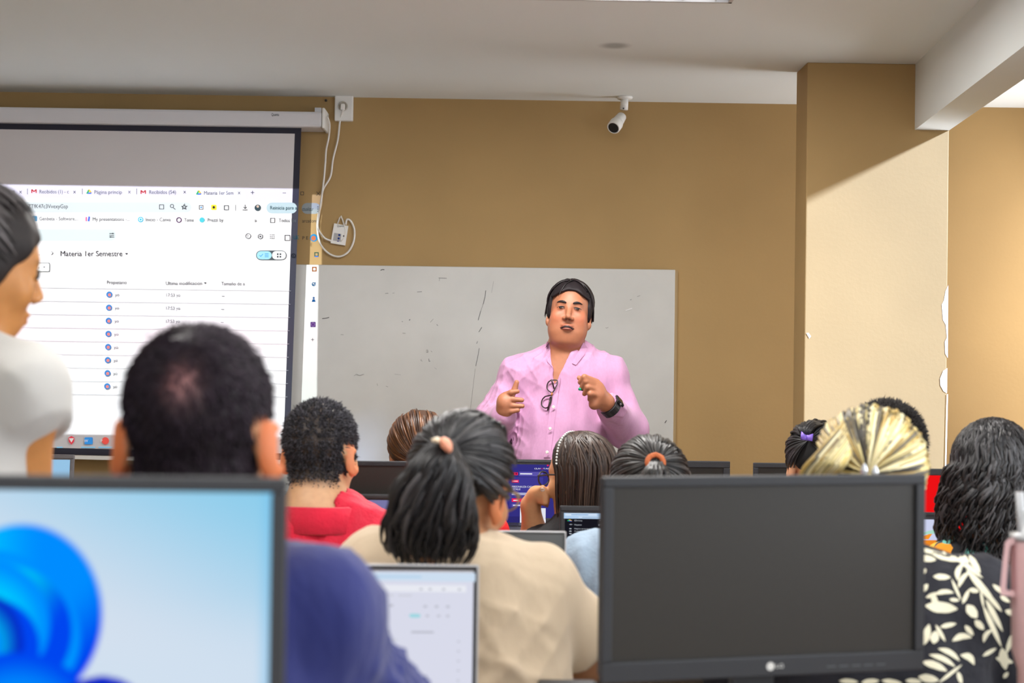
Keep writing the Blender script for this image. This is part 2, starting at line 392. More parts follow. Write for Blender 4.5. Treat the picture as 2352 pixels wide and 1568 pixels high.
mk('border', v, f, M_scrblk, ps)
bl = [S(-415, 1031), S(664, 1057), S(663.5, 1066), S(-415, 1040)]
slab('weight_bar', bl, .012, M_white, ps)
# ---- the projector itself and its beam
PJ = Vector((-1.86, 3.35, 2.36))
pj = tag(empty('projector', (PJ.x, PJ.y-.15, CEIL)), 'white ceiling-hung projector aimed at the projection screen', 'projector')
box('body', (PJ.x-.15, PJ.y-.3, PJ.z-.05), (PJ.x+.15, PJ.y-.06, PJ.z+.05), M_white, pj, bev=.012)
G().lathe([(.035, 0), (.035, .035), (.03, .04)], 20, M=Matrix.Translation((PJ.x, PJ.y-.062, PJ.z)) @ Matrix.Rotation(-math.pi/2, 4, 'X')).mk('lens', M_black, pj, smooth=True)
G().tube([(PJ.x, PJ.y-.18, PJ.z+.05), (PJ.x, PJ.y-.18, CEIL)], .02).mk('mount_pole', M_white, pj)
sl = bpy.data.lights.new('projector_beam', 'SPOT'); sl.energy = 640; sl.spot_size = math.radians(74); sl.spot_blend = 0; sl.shadow_soft_size = .004
so = bpy.data.objects.new('projector_beam', sl); COL.objects.link(so); so.location = PJ; so.rotation_euler = (math.pi/2, 0, 0); put(so, pj)
uv = lambda P: ((P.x-PJ.x)/(P.y-PJ.y), (P.z-PJ.z)/(P.y-PJ.y))
UR = uv(at(740, 520, WALL_Y))[0]; VT = uv(at(350, 428.5, SY))[1]; VB = uv(at(230, 1038, SY))[1]; VK = uv(at(230, 998, SY))[1]; VH = uv(at(350, 461, SY))[1]
UL = UR-2*(UR-0)-.0
sl.use_nodes = True; nt = sl.node_tree; em = [n for n in nt.nodes if n.type == 'EMISSION'][0]
tc = nd(nt, 'ShaderNodeTexCoord'); sx = nd(nt, 'ShaderNodeSeparateXYZ'); nt.links.new(tc.outputs['Normal'], sx.inputs[0])
def mth(op, a, b=None):
    n = nd(nt, 'ShaderNodeMath', operation=op)
    for i, x in enumerate((a, b)):
        if x is None: continue
        if hasattr(x, 'is_output'): nt.links.new(x, n.inputs[i])
        else: n.inputs[i].default_value = x
    return n.outputs[0]
az = mth('ABSOLUTE', sx.outputs['Z']); uu = mth('DIVIDE', sx.outputs['X'], az); vv = mth('DIVIDE', sx.outputs['Y'], az)
inb = mth('MULTIPLY', mth('MULTIPLY', mth('LESS_THAN', uu, UR), mth('GREATER_THAN', uu, -UR)), mth('MULTIPLY', mth('LESS_THAN', vv, VT), mth('GREATER_THAN', vv, VB)))
lum = mth('ADD', mth('MULTIPLY', mth('GREATER_THAN', vv, VK), .90), .10)      # task bar strip is dark
nt.links.new(mth('MULTIPLY', inb, lum), em.inputs['Strength'])
rmp = nd(nt, 'ShaderNodeValToRGB'); mr = nd(nt, 'ShaderNodeMapRange'); mr.inputs['From Min'].default_value = VB; mr.inputs['From Max'].default_value = VT
nt.links.new(vv, mr.inputs['Value']); nt.links.new(mr.outputs['Result'], rmp.inputs['Fac'])
hd = (VH-VB)/(VT-VB); E = rmp.color_ramp.elements
E[0].position = 0; E[0].color = (.88, .96, 1, 1); E[1].position = 1; E[1].color = (.70, .72, .92, 1)
for ps_, c in ((.3, (.90, 1, 1)), (.44, (1, .90, .97)), (.53, (.92, .95, 1)), (.66, (.95, 1, 1)), (hd-.002, (.96, 1, .99)), (hd+.002, (.68, .70, .90))):
    e = E.new(ps_); e.color = (*c, 1)
nt.links.new(rmp.outputs['Color'], em.inputs['Color'])
# ---- page letters and icons: ink in place of projected light, also past the screen
def pagefr(Y): return lambda u, v, l: at(u, v, Y-.0008-l*.00006)
dk, gy, lg, tl_, bl_ = (.05, .05, .08), (.13, .14, .17), (.26, .29, .33), (.02, .16, .22), (.03, .20, .45)
p = Page(pagefr(SY))
p.rect(-300, 464, 440, 488, (.42, .45, .48), 12); p.rect(-300, 526, 266, 553, (.42, .47, .49), 12)
p.pol([(434, 461), (440, 456), (444, 436), (450, 431), (556, 433), (562, 438), (564, 458), (570, 463)], (.62, .62, .62))
p.rect(612, 465, 682, 490, (.32, .40, .45), 12)
for x in (48, 172, 298, 425): p.text(x-4, 444, 13, 'x', gy, vs=-1)
p.text(546, 446, 13, 'x', gy, vs=-1); p.text(575, 448, 17, '+', gy, vs=-1); p.line([(649, 443), (657, 443)], 1.2, gy)
for x in (63, 189, 314): p.line([(x, 433), (x, 446)], 1, lg)
def mlogo(x, y):
    p.line([(x-5, y+4), (x-5, y-4), (x, y+1)], 2.4, (.5, .03, .03)); p.line([(x, y+1), (x+5, y-4), (x+5, y+4)], 2.4, (.5, .05, .04))
def tri(P, x, y, k=1.):
    P.pol([(x-6*k, y+4*k), (x-1*k, y-5*k), (x+1.5*k, y-1.5*k), (x-3*k, y+5*k)], (.03, .35, .10)); P.pol([(x-1*k, y-5*k), (x+2*k, y-5*k), (x+7*k, y+3*k), (x+3*k, y+3*k)], (.75, .42, .02)); P.pol([(x-3*k, y+5*k), (x-1*k, y+2*k), (x+7*k, y+2*k), (x+5*k, y+5*k)], (.04, .14, .6))
mlogo(78, 439); p.text(90, 444, 12, 'Recibidos (1) - c', lg, width=68, vs=-1); tri(p, 204, 440); p.text(216, 445, 12, 'Página princip', lg, width=64, vs=-1)
mlogo(329, 441); p.text(342, 445, 12, 'Recibidos (54) ', lg, width=62, vs=-1); tri(p, 456, 442); p.text(468, 447, 12, 'Materia 1er Sem', gy, width=68, vs=-1); p.text(18, 443, 12, 'nes', lg, vs=-1)
p.text(48, 478, 13, 'ekaZTfK47c3VvexyGsp', gy, width=108, vs=-1)
p.ring(371, 475, 5.5, 1.4, gy, sq=True); p.ring(395, 473, 4.5, 1.4, gy); p.line([(398, 477), (403, 481)], 1.6, gy)
p.text(415, 481, 17, '☆', gy, vs=-1)
st = [(422.5+(6 if k % 2 == 0 else 2.6)*math.sin(math.pi*k/5), 475.5-(6 if k % 2 == 0 else 2.6)*math.cos(math.pi*k/5)) for k in range(11)]; p.line(st, 1.2, gy)
p.ring(462, 476, 5, 1.3, gy, sq=True); p.disc(462, 476, 2, bl_); p.rect(485, 470, 497, 482, (.75, .5, .02), 2); p.disc(491, 476, 3.2, dk)
p.ring(520, 477, 5.6, 1.6, gy, sq=True); p.line([(541, 470), (541, 484)], 1, lg); p.line([(563, 470), (563, 478)], 1.5, gy); p.line([(559, 475), (563, 479), (567, 475)], 1.5, gy); p.line([(557, 482), (569, 482)], 1.5, gy)
p.disc(592, 477, 7.5, (.10, .16, .2)); p.disc(592, 474, 3, (.4, .3, .25)); p.text(620, 481, 12, 'Reinicia para a', tl_, width=62, vs=-1)
p.rect(73, 496, 85, 508, (.02, .18, .35), 2); p.text(75, 507, 11, '/', (.7, .7, .7), vs=-1); p.text(90, 506, 12, 'Genbeta - Software,...', lg, width=90, vs=-1)
p.line([(198, 498), (198, 508)], 2.4, (.6, .05, .2)); p.line([(205, 497), (203, 508)], 4, (.05, .1, .5)); p.text(212, 507, 12, 'My presentations -...', lg, width=86, vs=-1)
p.disc(323, 504, 6.3, (.02, .30, .48)); p.ring(323, 504, 4, 1.2, (.7, .8, .8)); p.text(334, 508, 12, 'Inicio - Canva', lg, width=58, vs=-1)
p.ring(411, 505, 6.5, 2.2, (.18, .06, .22)); p.text(423, 509, 12, 'Tome', lg, width=22, vs=-1); p.disc(464, 505, 6, (.05, .35, .42)); p.text(476, 509, 12, 'Prezzi by', lg, width=37, vs=-1)
p.text(584, 510, 13, '»', gy, vs=-1); p.ring(626, 506, 5.5, 1.2, gy, sq=True); p.text(640, 510, 12, 'Todos los', lg, width=40, vs=-1)
for k in (-4, 0, 4): p.line([(251, 540+k), (262, 540+k)], 1.3, gy)
p.disc(259, 536, 1.6, gy); p.disc(254, 544, 1.6, gy)
p.ring(570, 542, 6.5, 1.3, gy); p.text(567.4, 546, 10, '?', gy, vs=-1); p.ring(598, 543, 6.5, 1.6, gy, n=6); p.disc(598, 543, 2, gy)
for i in (-4, 0, 4):
    for j in (-4, 0, 4): p.disc(625+i, 543+j, 1.2, gy, 6)
p.ring(660, 546, 6.5, 1.3, gy, sq=True); p.text(673, 549, 12, 'UE', tl_, vs=-1)
p.text(72, 586, 15, 'ci...', gy, vs=-1); p.line([(118, 577), (122, 581), (118, 585)], 1.2, gy); p.text(138, 588, 17.5, 'Materia 1er Semestre', dk, width=143, vs=-1); p.pol([(287, 581), (294, 581), (290.5, 585)], dk)
p.rect(588, 575, 658, 597, (.16, .2, .23), 11); p.rect(589.5, 576.5, 624, 595.5, (.22, .42, .5), 10); p.rect(625, 576.5, 656.5, 595.5, (.62, .62, .62), 9)
p.line([(596, 586), (599, 589), (604, 583)], 1.4, bl_)
for k in (-3.5, 0, 3.5): p.line([(608, 586+k), (617, 586+k)], 1.5, bl_)
for i in (-3, 3):
    for j in (-3, 3): p.rect(639+i, 584.5+j, 643+i, 588.5+j, gy)
p.ring(674, 587, 5.2, 1.4, (.01, .02, .04)); p.line([(674, 586), (674, 590)], 1.3, (.01, .02, .04))
p.rect(-60, 603, 114.5, 624, (.2, .22, .25), 3); p.rect(-58.6, 604.2, 113.3, 622.8, (.62, .62, .62), 3); p.text(64, 617, 11, 'fuente', gy, width=27, vs=-1); p.pol([(99, 612), (104, 612), (101.5, 615)], gy)
p.text(245, 652, 11.5, 'Propietario', gy, width=46, vs=-1); p.text(380, 654, 11.5, 'Última modificación', gy, width=84, vs=-1); p.pol([(468, 648), (474, 648), (471, 652)], gy); p.text(508, 655, 11.5, 'Tamaño de a', gy, width=54, vs=-1)
for k in range(9):
    y0 = 660+k*30.4; p.line([(-300, y0-4), (668-k*1.0, y0+8)], .8, (.33, .33, .36))
    if k < 8:
        x, y = 251-k*.7, 676+k*30.1; p.disc(x, y, 7, (.03, .14, .36)); p.disc(x+.5, y+1, 3.6, (.5, .14, .12)); p.text(x+13, y+4, 10.5, 'yo', lg, vs=-1)
        if k < 3: p.text(380-k*.5, y+5, 11, '17:53 yo', lg, width=34, vs=-1); p.line([(509-k, y+4), (516-k, y+4)], 1.1, lg)
# task bar icons (bright ink in place of their projected light)
p.pol([(157, 1005), (164, 1001), (171, 1005), (170, 1014), (164, 1021), (158, 1014)], (.9, .06, .10)); p.pol([(158, 1006), (170, 1006), (164, 1016)], (.9, .9, .9))
p.rect(194, 1004, 213, 1020, (.05, .35, .95), 2); p.text(193, 1015, 9, 'W', (.9, .9, .95), vs=-1); p.disc(242, 1012, 8.5, (.95, .12, .10)); p.text(231, 1015, 9, 'P', (.95, .9, .9), vs=-1)
for a_, b_ in ((130, 144), (186, 219), (226, 258), (265, 285)): p.rect(a_, 1025.5, b_, 1028.5, (.3, .7, 1), 1)
p.rect(271, 1006, 284, 1020, (.3, .4, .95), 3)
p.g.c = [tuple(x*.30 for x in c) if max(c) < .34 else c for c in p.g.c]
p.mk('projected_page_ink', M_ink, ps)['kind'] = 'stuff'
im = tag(empty('projected_image_edge', at(712, 900, WALL_Y)), 'strip of the projected page spilling right of the screen onto tan wall and whiteboard', 'projection')
p = Page(pagefr(WALL_Y))
p.ring(700, 444, 0, 0, gy); p.line([(727, 440), (735, 449)], 1.1, gy); p.line([(735, 440), (727, 449)], 1.1, gy); p.ring(694, 444, 4, 1.2, gy, sq=True)
p.rect(693, 466, 736, 491, (.30, .34, .36), 12); p.text(694, 484, 12, 'ctualizar', (.02, .10, .14), width=26, vs=-1)
for k in (-5, 0, 5): p.disc(730, 480+k, 1.3, gy, 6)
p.text(694, 511, 12, 'arcadores', (.2, .2, .18), width=38, vs=-1); p.text(694, 550, 11, 'P E', (.1, .12, .14), vs=-1)
p.disc(721, 546, 9, (.02, .20, .42)); p.disc(720, 547, 5.5, (.45, .13, .06)); p.ring(727, 584, 5, 2, (.04, .25, .18), sq=True); p.line([(723, 589), (731, 589)], 2, (.05, .15, .6))
p.g.c = [tuple(x*.30 for x in c) if max(c) < .34 else c for c in p.g.c]
p.mk('projected_wall_ink', M_ink, im)['kind'] = 'stuff'  # ink letters stand for the unlit parts of the beam
p = Page(pagefr(WBY))
p.ring(722, 618, 5.4, 2.6, (.75, .22, .04), sq=True); p.ring(720.5, 652.5, 4.6, 1.8, (.02, .25, .6)); p.line([(718, 652), (720, 655), (725, 648)], 1.6, (.02, .25, .6))
p.disc(720.5, 684, 2.5, (.02, .2, .6)); p.pol([(716, 693), (725, 693), (723, 687), (718, 687)], (.02, .2, .6)); p.rect(713, 739, 725, 751, (.2, .06, .4), 1); p.ring(719, 745, 4.4, 1.4, (.5, .3, .7)); p.text(713.6, 785, 15, '+', gy, vs=-1)
p.g.c = [tuple(x*.30 for x in c) for c in p.g.c]
p.mk('projected_board_ink', M_ink, im)['kind'] = 'stuff'  # icons in ink colour instead of projected light

# ------------------------------------------------------------------ fixtures on the wall
so_ = tag(empty('wall_socket', at(790, 280, WALL_Y)), 'white wall socket box with a round outlet and plug beside screen case', 'socket')
a, b = at(768, 277, WALL_Y-.03), at(811, 216, WALL_Y-.03)
box('cover_plate', (a.x, WALL_Y-.03, a.z), (b.x, WALL_Y, b.z), M_white, so_, bev=.006)
c = at(788, 244, WALL_Y-.032)
G().lathe([(.022, 0), (.022, .006), (.018, .007), (.016, .002)], 20, M=Matrix.Translation(c) @ Matrix.Rotation(math.pi/2, 4, 'X')).mk('outlet', mat('beige_plastic', (.45, .42, .36), .5), so_, smooth=True)
box('plug', c+Vector((-.009, -.028, -.02)), c+Vector((.009, .004, .008)), M_white, so_, bev=.004)
wire = mat('white_cable', (.68, .66, .62), .5)
def cable(name, label, pts, r=.0045):
    o = G().tube(smooth_path([at(x, y, Y) for x, y, Y in pts]), r, 6).mk(name, wire, smooth=True); return tag(o, label, 'cable')
yw = WALL_Y-.022
cable('power_cable', 'thin white cable hanging from the wall socket and looping under the small box', [(788, 252, yw-.02), (781, 278, yw), (776, 320, yw), (765, 365, yw), (759, 405, yw), (742, 436, yw), (737, 470, yw), (730, 500, yw), (729, 530, yw), (737, 562, yw), (757, 583, yw), (780, 589, yw), (800, 578, yw), (812, 555, yw), (814, 528, yw), (806, 508, yw), (797, 504, yw), (794, 516, yw)])
cable('control_cable', 'thin white cable running from the screen case end to the small control box', [(752, 268, SY), (757, 285, SY+.05), (755, 315, yw-.018), (749, 345, yw-.018), (747, 375, yw-.018), (744, 410, yw-.018), (739, 450, yw-.018), (733, 490, yw-.018), (730, 522, yw-.018), (744, 545, yw-.01), (760, 553, yw)])
rb = tag(empty('control_box', at(780, 560, WALL_Y)), 'small white screen control box with blue buttons hanging on the wall', 'control box')
def rbp(x, y, d): return at(740+x*90/1568, 490+y*90/1568, WALL_Y-d)
cs = [(480, 395), (1050, 500), (925, 1285), (335, 1185)]
v = [rbp(x, y, .02) for x, y in cs]+[rbp(x, y, .0) for x, y in cs]
mk('housing', v, [(3, 2, 1, 0), (0, 1, 5, 4), (1, 2, 6, 5), (2, 3, 7, 6), (3, 0, 4, 7), (4, 5, 6, 7)], M_white, rb)
p = Page(lambda u, v, l: rbp(u, v, .0205+l*.0001)); p.pol([(480, 775), (770, 820), (735, 1130), (430, 1080)], (.38, .38, .39))
for x, y in ((685, 865), (660, 1000)): p.disc(x, y, 45, (.02, .05, .22))
p.pol([(600, 1095), (680, 1095), (670, 1130), (590, 1125)], (.03, .03, .2)); p.disc(865, 905, 35, (.01, .01, .01)); p.text(590, 540, 130, 'Quanta', (.02, .02, .02), width=280, vs=-1)
p.mk('button_panel', M_ink, rb)['kind'] = 'stuff'
G().tube([rbp(x, y, .018) for x, y in ((620, 400), (700, 180), (755, 100), (820, 260), (880, 480), (925, 640), (920, 820), (850, 1020), (740, 1130))], .0035, 6).mk('hang_loop', wire, rb, smooth=True)
# bullet camera
cb = at(1435, 218, WALL_Y-.12); cb.z = CEIL
sc = tag(empty('security_camera', cb), 'white bullet security camera hanging from the ceiling above the whiteboard', 'security camera')
G().lathe([(.036, 0), (.036, -.006), (.03, -.012)], 24, M=Matrix.Translation(cb)).mk('ceiling_mount', M_white, sc, smooth=True)
jt = at(1433, 252, WALL_Y-.12); G().tube([cb+Vector((0, 0, -.01)), jt], [.017, .0185], 14).mk('arm', M_white, sc, smooth=True)
hd_ = at(1408.5, 294, WALL_Y-.21); tl2 = at(1435, 258, WALL_Y-.11); ax = (hd_-tl2).normalized()
Mx = Matrix.Translation(hd_) @ ax.to_track_quat('Z', 'Y').to_matrix().to_4x4()
G().lathe([(.012, -.115), (.022, -.105), (.026, -.06), (.028, -.048)], 24, M=Mx).mk('rear_body', M_white, sc, smooth=True)
G().lathe([(.029, -.047), (.0305, -.04), (.0305, -.004), (.028, 0), (.0245, -.001), (.0245, -.004)], 28, M=Mx).mk('front_body', M_white, sc, smooth=True)
G().lathe([(.0243, -.004), (.0243, -.0012), (.006, -.0008)], 24, M=Mx).mk('lens_window', M_lens, sc)
G().tube([at(1432, 249, WALL_Y-.142), at(1432, 249, WALL_Y-.13)], .004, 8).mk('screw', M_black, sc)
tag(G().lathe([(.006, 0), (.005, .012)], 10, M=Matrix.Translation(at(749, 231, WALL_Y)) @ Matrix.Rotation(math.pi/2, 4, 'X')).mk('wall_screw', M_metal, smooth=True), 'small dark screw in the wall above the screen case end', 'screw')
# ------------------------------------------------------------------ desks
DZ = .78
def desk(x0, x1, y0, y1, label, mid=.5):
    r = tag(empty('desk', ((x0+x1)/2, (y0+y1)/2, 0)), label, 'desk', 'long computer desks in rows')
    box('desk_top', (x0, y0, DZ-.025), (x1, y1, DZ), M_desk, r, bev=.003)
    for x in (x0+.03, x0+(x1-x0)*mid, x1-.07):
        for y in (y0+.03, y1-.07): box('leg', (x, y, 0), (x+.04, y+.04, DZ-.025), M_metal, r)
    box('modesty_panel', (x0+.08, y1-.105, .35), (x1-.08, y1-.09, DZ-.025), M_desk, r)
desk(-1.35, -.16, .98, 1.40, 'desk carrying the large blue-lit monitor at the very front')
desk(-.60, 1.75, 1.96, 2.33, 'desk carrying the switched-off black monitor and the silver laptop')
desk(-1.0, 1.9, 2.86, 3.20, 'desk in front of the ponytailed and the blonde women')
desk(-1.5, 2.0, 3.70, 4.02, 'desk in front of the man in red and the curly-haired woman', mid=.38)
desk(-1.9, 2.0, 4.64, 4.98, 'long desk nearest to the standing man in pink', mid=.30)

# ------------------------------------------------------------------ monitors and laptops
def frame_geo(w, h, b, bb, y0, y1):
    g = G()
    for lo, hi in (((-w/2, y0, 0), (w/2, y1, bb)), ((-w/2, y0, h-b), (w/2, y1, h)), ((-w/2, y0, bb), (-w/2+b, y1, h-b)), ((w/2-b, y0, bb), (w/2, y1, h-b))):
        g.box(lo, hi, bev=.0025)
    return g
def loc_mk(g, name, m, parent, M, **kw):
    g.v = [tuple(M @ Vector(p)) for p in g.v]; return g.mk(name, m, parent, **kw)
def monitor(label, foot, yaw, w, h, zb, name='monitor', bez=.016, bb=.026, tilt=.03, case=M_black2, panel=None, base=True):
    """foot = panel's bottom-centre; the panel faces -y"""
    r = tag(empty(name, (foot.x, foot.y, DZ), yaw), label, 'monitor')
    M = Matrix.Translation((foot.x, foot.y, zb)) @ Matrix.Rotation(yaw, 4, 'Z') @ Matrix.Rotation(-tilt, 4, 'X')
    loc_mk(frame_geo(w, h, bez, bb, -.012, .006), 'bezel', case, r, M)
    g = G().box((-w/2+.004, .004, .004), (w/2-.004, .03, h-.004), bev=.006); g.box((-w*.3, .028, h*.15), (w*.3, .05, h*.8), bev=.01)
    loc_mk(g, 'housing', case, r, M)
    loc_mk(G().box((-w/2+bez-.002, -.005, bb-.002), (w/2-bez+.002, .003, h-bez+.002)), 'screen', panel or M_off, r, M)
    if base:
        M2 = Matrix.Translation((foot.x, foot.y, 0)) @ Matrix.Rotation(yaw, 4, 'Z')
        loc_mk(G().box((-.035, .04, DZ+.01), (.035, .06, zb+h*.4), bev=.004), 'stand_neck', case, r, M2)
        loc_mk(G().box((-.11, -.06, DZ), (.11, .062, DZ+.014), bev=.006), 'stand_base', case, r, M2)
    sw, sh = w-2*bez, h-bez-bb
    fr = lambda u, v, l: M @ Vector((-sw/2+u*sw, -.0054-.00012*l, bb+v*sh))
    return r, fr, sw, sh
def laptop(label, foot, yaw, w=.34, h=.225, bez=.008, tb=.012, shell=M_silver, rim=M_black, open_=.17, panel=None, depth=.22, lift=0.):
    """foot = hinge centre on the desk; the screen faces -y"""
    r = tag(empty('laptop', (foot.x, foot.y, DZ), yaw), label, 'laptop')
    M0 = Matrix.Translation((foot.x, foot.y, DZ+lift)) @ Matrix.Rotation(yaw, 4, 'Z')
    b = loc_mk(G().box((-w/2, -depth, .002), (w/2, 0, .016), bev=.003), 'base', shell, r, M0)
    g = G()
    for i in range(5):
        for j in range(12): x = -w*.43+j*w*.86/12; y = -depth*.45+i*depth*.40/5; g.box((x+.001, y, .016), (x+w*.86/12-.001, y+depth*.07, .0185))
    loc_mk(g, 'keyboard', M_black, r, M0); loc_mk(G().box((-.05, -depth*.93, .016), (.05, -depth*.55, .0165)), 'touchpad', M_black2, r, M0)
    M = M0 @ Matrix.Translation((0, .002, .014)) @ Matrix.Rotation(-open_, 4, 'X')
    loc_mk(G().box((-w/2, 0, 0), (w/2, .007, h), bev=.003), 'lid', shell, r, M)
    loc_mk(frame_geo(w-.006, h-.006, bez, bez*2, -.0015, .001), 'screen_rim', rim, r, M @ Matrix.Translation((0, 0, .003)))
    loc_mk(G().box((-w/2+bez, -.0006, bez*2), (w/2-bez, .0005, h-tb)), 'screen', panel or M_off, r, M)
    sw, sh = w-2*bez, h-tb-2*bez
    fr = lambda u, v, l: M @ Vector((-sw/2+u*sw, -.0017-.00012*l, 2*bez+v*sh))
    return r, fr, sw, sh
# --- switched-off monitor in front, right
a, b = at(1377, 1553, 2.13), at(2113, 1546, 2.25)
c = (a+b)/2; yw_ = math.atan2(b.y-a.y, b.x-a.x); wd = (b-a).length; ht = at(1380, 1081, 2.13).z-a.z
lgm, fr, sw, sh = monitor('switched-off black monitor with a wide dark screen in the right foreground', c, yw_, wd, ht, c.z, bez=.0155, bb=.03, tilt=.0)
p = Page(lambda u, v, l: fr(u, v, l)+Vector((0, -.0072, 0)))
lw = (.72, .72, .70); aspect = sw/sh
p.disc(.505, -.055, .0, lw); n = 18
p.pol([(.512+.0125*math.cos(2*math.pi*k/n), -.055+.0125*aspect*math.sin(2*math.pi*k/n)) for k in range(n)], lw)
p.line([(.509, -.047), (.509, -.063), (.513, -.063)], .0016, (.1, .1, .1)); p.text(.528, -.066, .034, 'LG', lw, width=.026)
for k in range(5): p.rect(.70+k*.042, -.073, .73+k*.042, -.068, (.14, .15, .16))
p.mk('logo', M_ink, lgm)['kind'] = 'stuff'
# --- blue-lit monitor in front, left
tr = at(660, 1097, 1.28); wl = .505; hl = .312; cl = Vector((tr.x-wl/2*math.cos(.012), 1.28, 0))
lm, fr, sw, sh = monitor('large black monitor showing a blue petal wallpaper in the left foreground', cl, .004, wl, hl, tr.z-hl, bez=.0128, bb=.03, tilt=0.)
nx, ny = 230, 130; U, V = np.meshgrid(np.linspace(0, 1, nx+1), np.linspace(0, 1, ny+1), indexing='ij')
# pixel-like coordinates on the panel, 1 unit = 1/2552 m
X = (U-1)*sw*2552+628; Yp = 1132+(1-V)*sh*2552
def mix(a, b, t): return a+(b-a)*t[..., None]
def sst(a, b, x): t = np.clip((x-a)/(b-a), 0, 1); return t*t*(3-2*t)
L_ = np.array
bg = mix(L_(srgb(214, 224, 238)), L_(srgb(140, 205, 236)), sst(0, 1, .5*(X/640)+.5*(1400-Yp)/300))
bg = mix(bg, L_(srgb(208, 224, 240)), sst(1350, 1568, Yp)*.8)
bg = mix(bg, L_(srgb(120, 195, 236)), sst(590, 630, X)*.6)
col = bg.copy()
cyan, azure, deep, navy = L_(srgb(0, 205, 255)), L_(srgb(0, 140, 255)), L_(srgb(0, 70, 240)), L_(srgb(5, 40, 200))
def petal(cx, cy, rx, ry, rot, shade):
    global col
    dx, dy = X-cx, Yp-cy; c_, s_ = math.cos(rot), math.sin(rot); a_, b_ = (dx*c_+dy*s_)/rx, (-dx*s_+dy*c_)/ry
    rr = np.sqrt(a_*a_+b_*b_); m = 1-sst(.965, 1.02, rr)
    col = mix(col, shade(rr, dx, dy), m)
petal(60, 1420, 188, 212, .1, lambda r, dx, dy: mix(mix(np.broadcast_to(cyan, col.shape), np.broadcast_to(azure, col.shape), sst(-150, 60, dx)), np.broadcast_to(deep, col.shape), sst(.2, 1., (dx+dy)/260)))
petal(15, 1440, 196, 160, .6, lambda r, dx, dy: mix(np.broadcast_to(azure, col.shape), np.broadcast_to(cyan, col.shape), sst(1.0, .55, r)))
petal(30, 1455, 150, 150, .4, lambda r, dx, dy: mix(np.broadcast_to(cyan*.9, col.shape), np.broadcast_to(deep, col.shape), sst(-60, 110, dx+dy*.6)))
petal(-20, 1440, 150, 150, .2, lambda r, dx, dy: mix(np.broadcast_to(cyan, col.shape), np.broadcast_to(azure, col.shape), sst(.4, 1, r)))
petal(-5, 1490, 112, 112, .3, lambda r, dx, dy: mix(np.broadcast_to(azure, col.shape), np.broadcast_to(deep, col.shape), sst(-40, 80, dx)))
petal(-35, 1490, 105, 125, .2, lambda r, dx, dy: mix(np.broadcast_to(cyan, col.shape), np.broadcast_to(navy, col.shape), sst(.2, .95, r)))
petal(-45, 1500, 65, 80, .2, lambda r, dx, dy: np.broadcast_to(azure, col.shape))
petal(60, 1690, 190, 190, 0, lambda r, dx, dy: mix(np.broadcast_to(azure, col.shape), np.broadcast_to(deep, col.shape), sst(.5, 1., r)))
petal(250, 1625, 95, 72, 0, lambda r, dx, dy: np.broadcast_to(navy, col.shape))
vs = [fr(float(u), float(v), 1) for u, v in zip(U.ravel(), V.ravel())]
fc = [(i*(ny+1)+j, (i+1)*(ny+1)+j, (i+1)*(ny+1)+j+1, i*(ny+1)+j+1) for i in range(nx) for j in range(ny)]
mk('wallpaper', vs, fc, M_glow, lm, cols=col.reshape(-1, 3))
# --- silver laptop of the man in navy
wh = srgb(226, 228, 240)
def lap_at(px, py, Y, w, h, right=True, open_=.12):
    """hinge foot of a laptop whose lid's upper right corner shows at the pixel"""
    c = at(px, py, Y); return Vector((c.x-w/2 if right else c.x+w/2, Y-math.sin(open_)*h, 0)), (c.z-DZ-.014)/math.cos(open_)
ft, h = lap_at(1101, 1297, 2.27, .37, .24); 
l1, fr, sw, sh = laptop('silver laptop with a white document list, beside the navy-shirted shoulder', ft, .0, .37, h, open_=.12, bez=.006, tb=.012, panel=emat('lap_white', srgb(222, 224, 240), .95))
p = Page(fr); g3 = srgb(186, 188, 200); g4 = srgb(205, 207, 218)
p.rect(.0, .93, 1, .995, srgb(205, 222, 240)); p.rect(.04, .85, .96, .90, srgb(232, 234, 242))
for u, v, w_ in ((.33, .955, .12), (.48, .955, .16), (.62, .955, .14)): p.rect(u, v, u+w_, v+.014, srgb(180, 210, 235))
for u in (.76, .80, .86, .93): p.disc(u, .87, .008, g3)
for u in (.50, .58, .66): p.rect(u, .815, u+.06, .828, g4)
for u in (.78, .83, .88): p.disc(u, .74, .009, g3)
p.disc(.63, .745, .01, g3); p.rect(.71, .655, .76, .685, srgb(160, 215, 225), .012)
for u in (.79, .84, .88): p.disc(u, .67, .008, g3)
for u, w_ in ((.45, .07), (.58, .05), (.72, .1)): p.rect(u, .54, u+w_, .555, g3)
for k in range(7):
    v = .48-k*.072
    for u, w_ in ((.42, .1), (.57, .09)): p.rect(u, v, u+w_-.01*(k % 3), v+.014, g4)
    p.disc(.93, v, .006, g3)
p.mk('document_page', M_glow, l1)
# --- the ponytailed woman's silver laptop
ft, h = lap_at(1300, 1219, 3.04, .33, .22)
l2, fr, sw, sh = laptop('silver-rimmed laptop corner showing past the beige shirt shoulder', ft, -.02, .33, h, open_=.12, bez=.004, tb=.006, rim=mat('grey_glass', (.07, .08, .085), .25), panel=MATS['grey_glass'])
p = Page(fr); p.rect(.10, .25, .92, .80, srgb(120, 160, 235)); p.rect(.12, .27, .9, .72, srgb(200, 215, 245)); p.disc(.982, .6, .01, srgb(235, 235, 225)); p.mk('document_page', M_glow, l2)
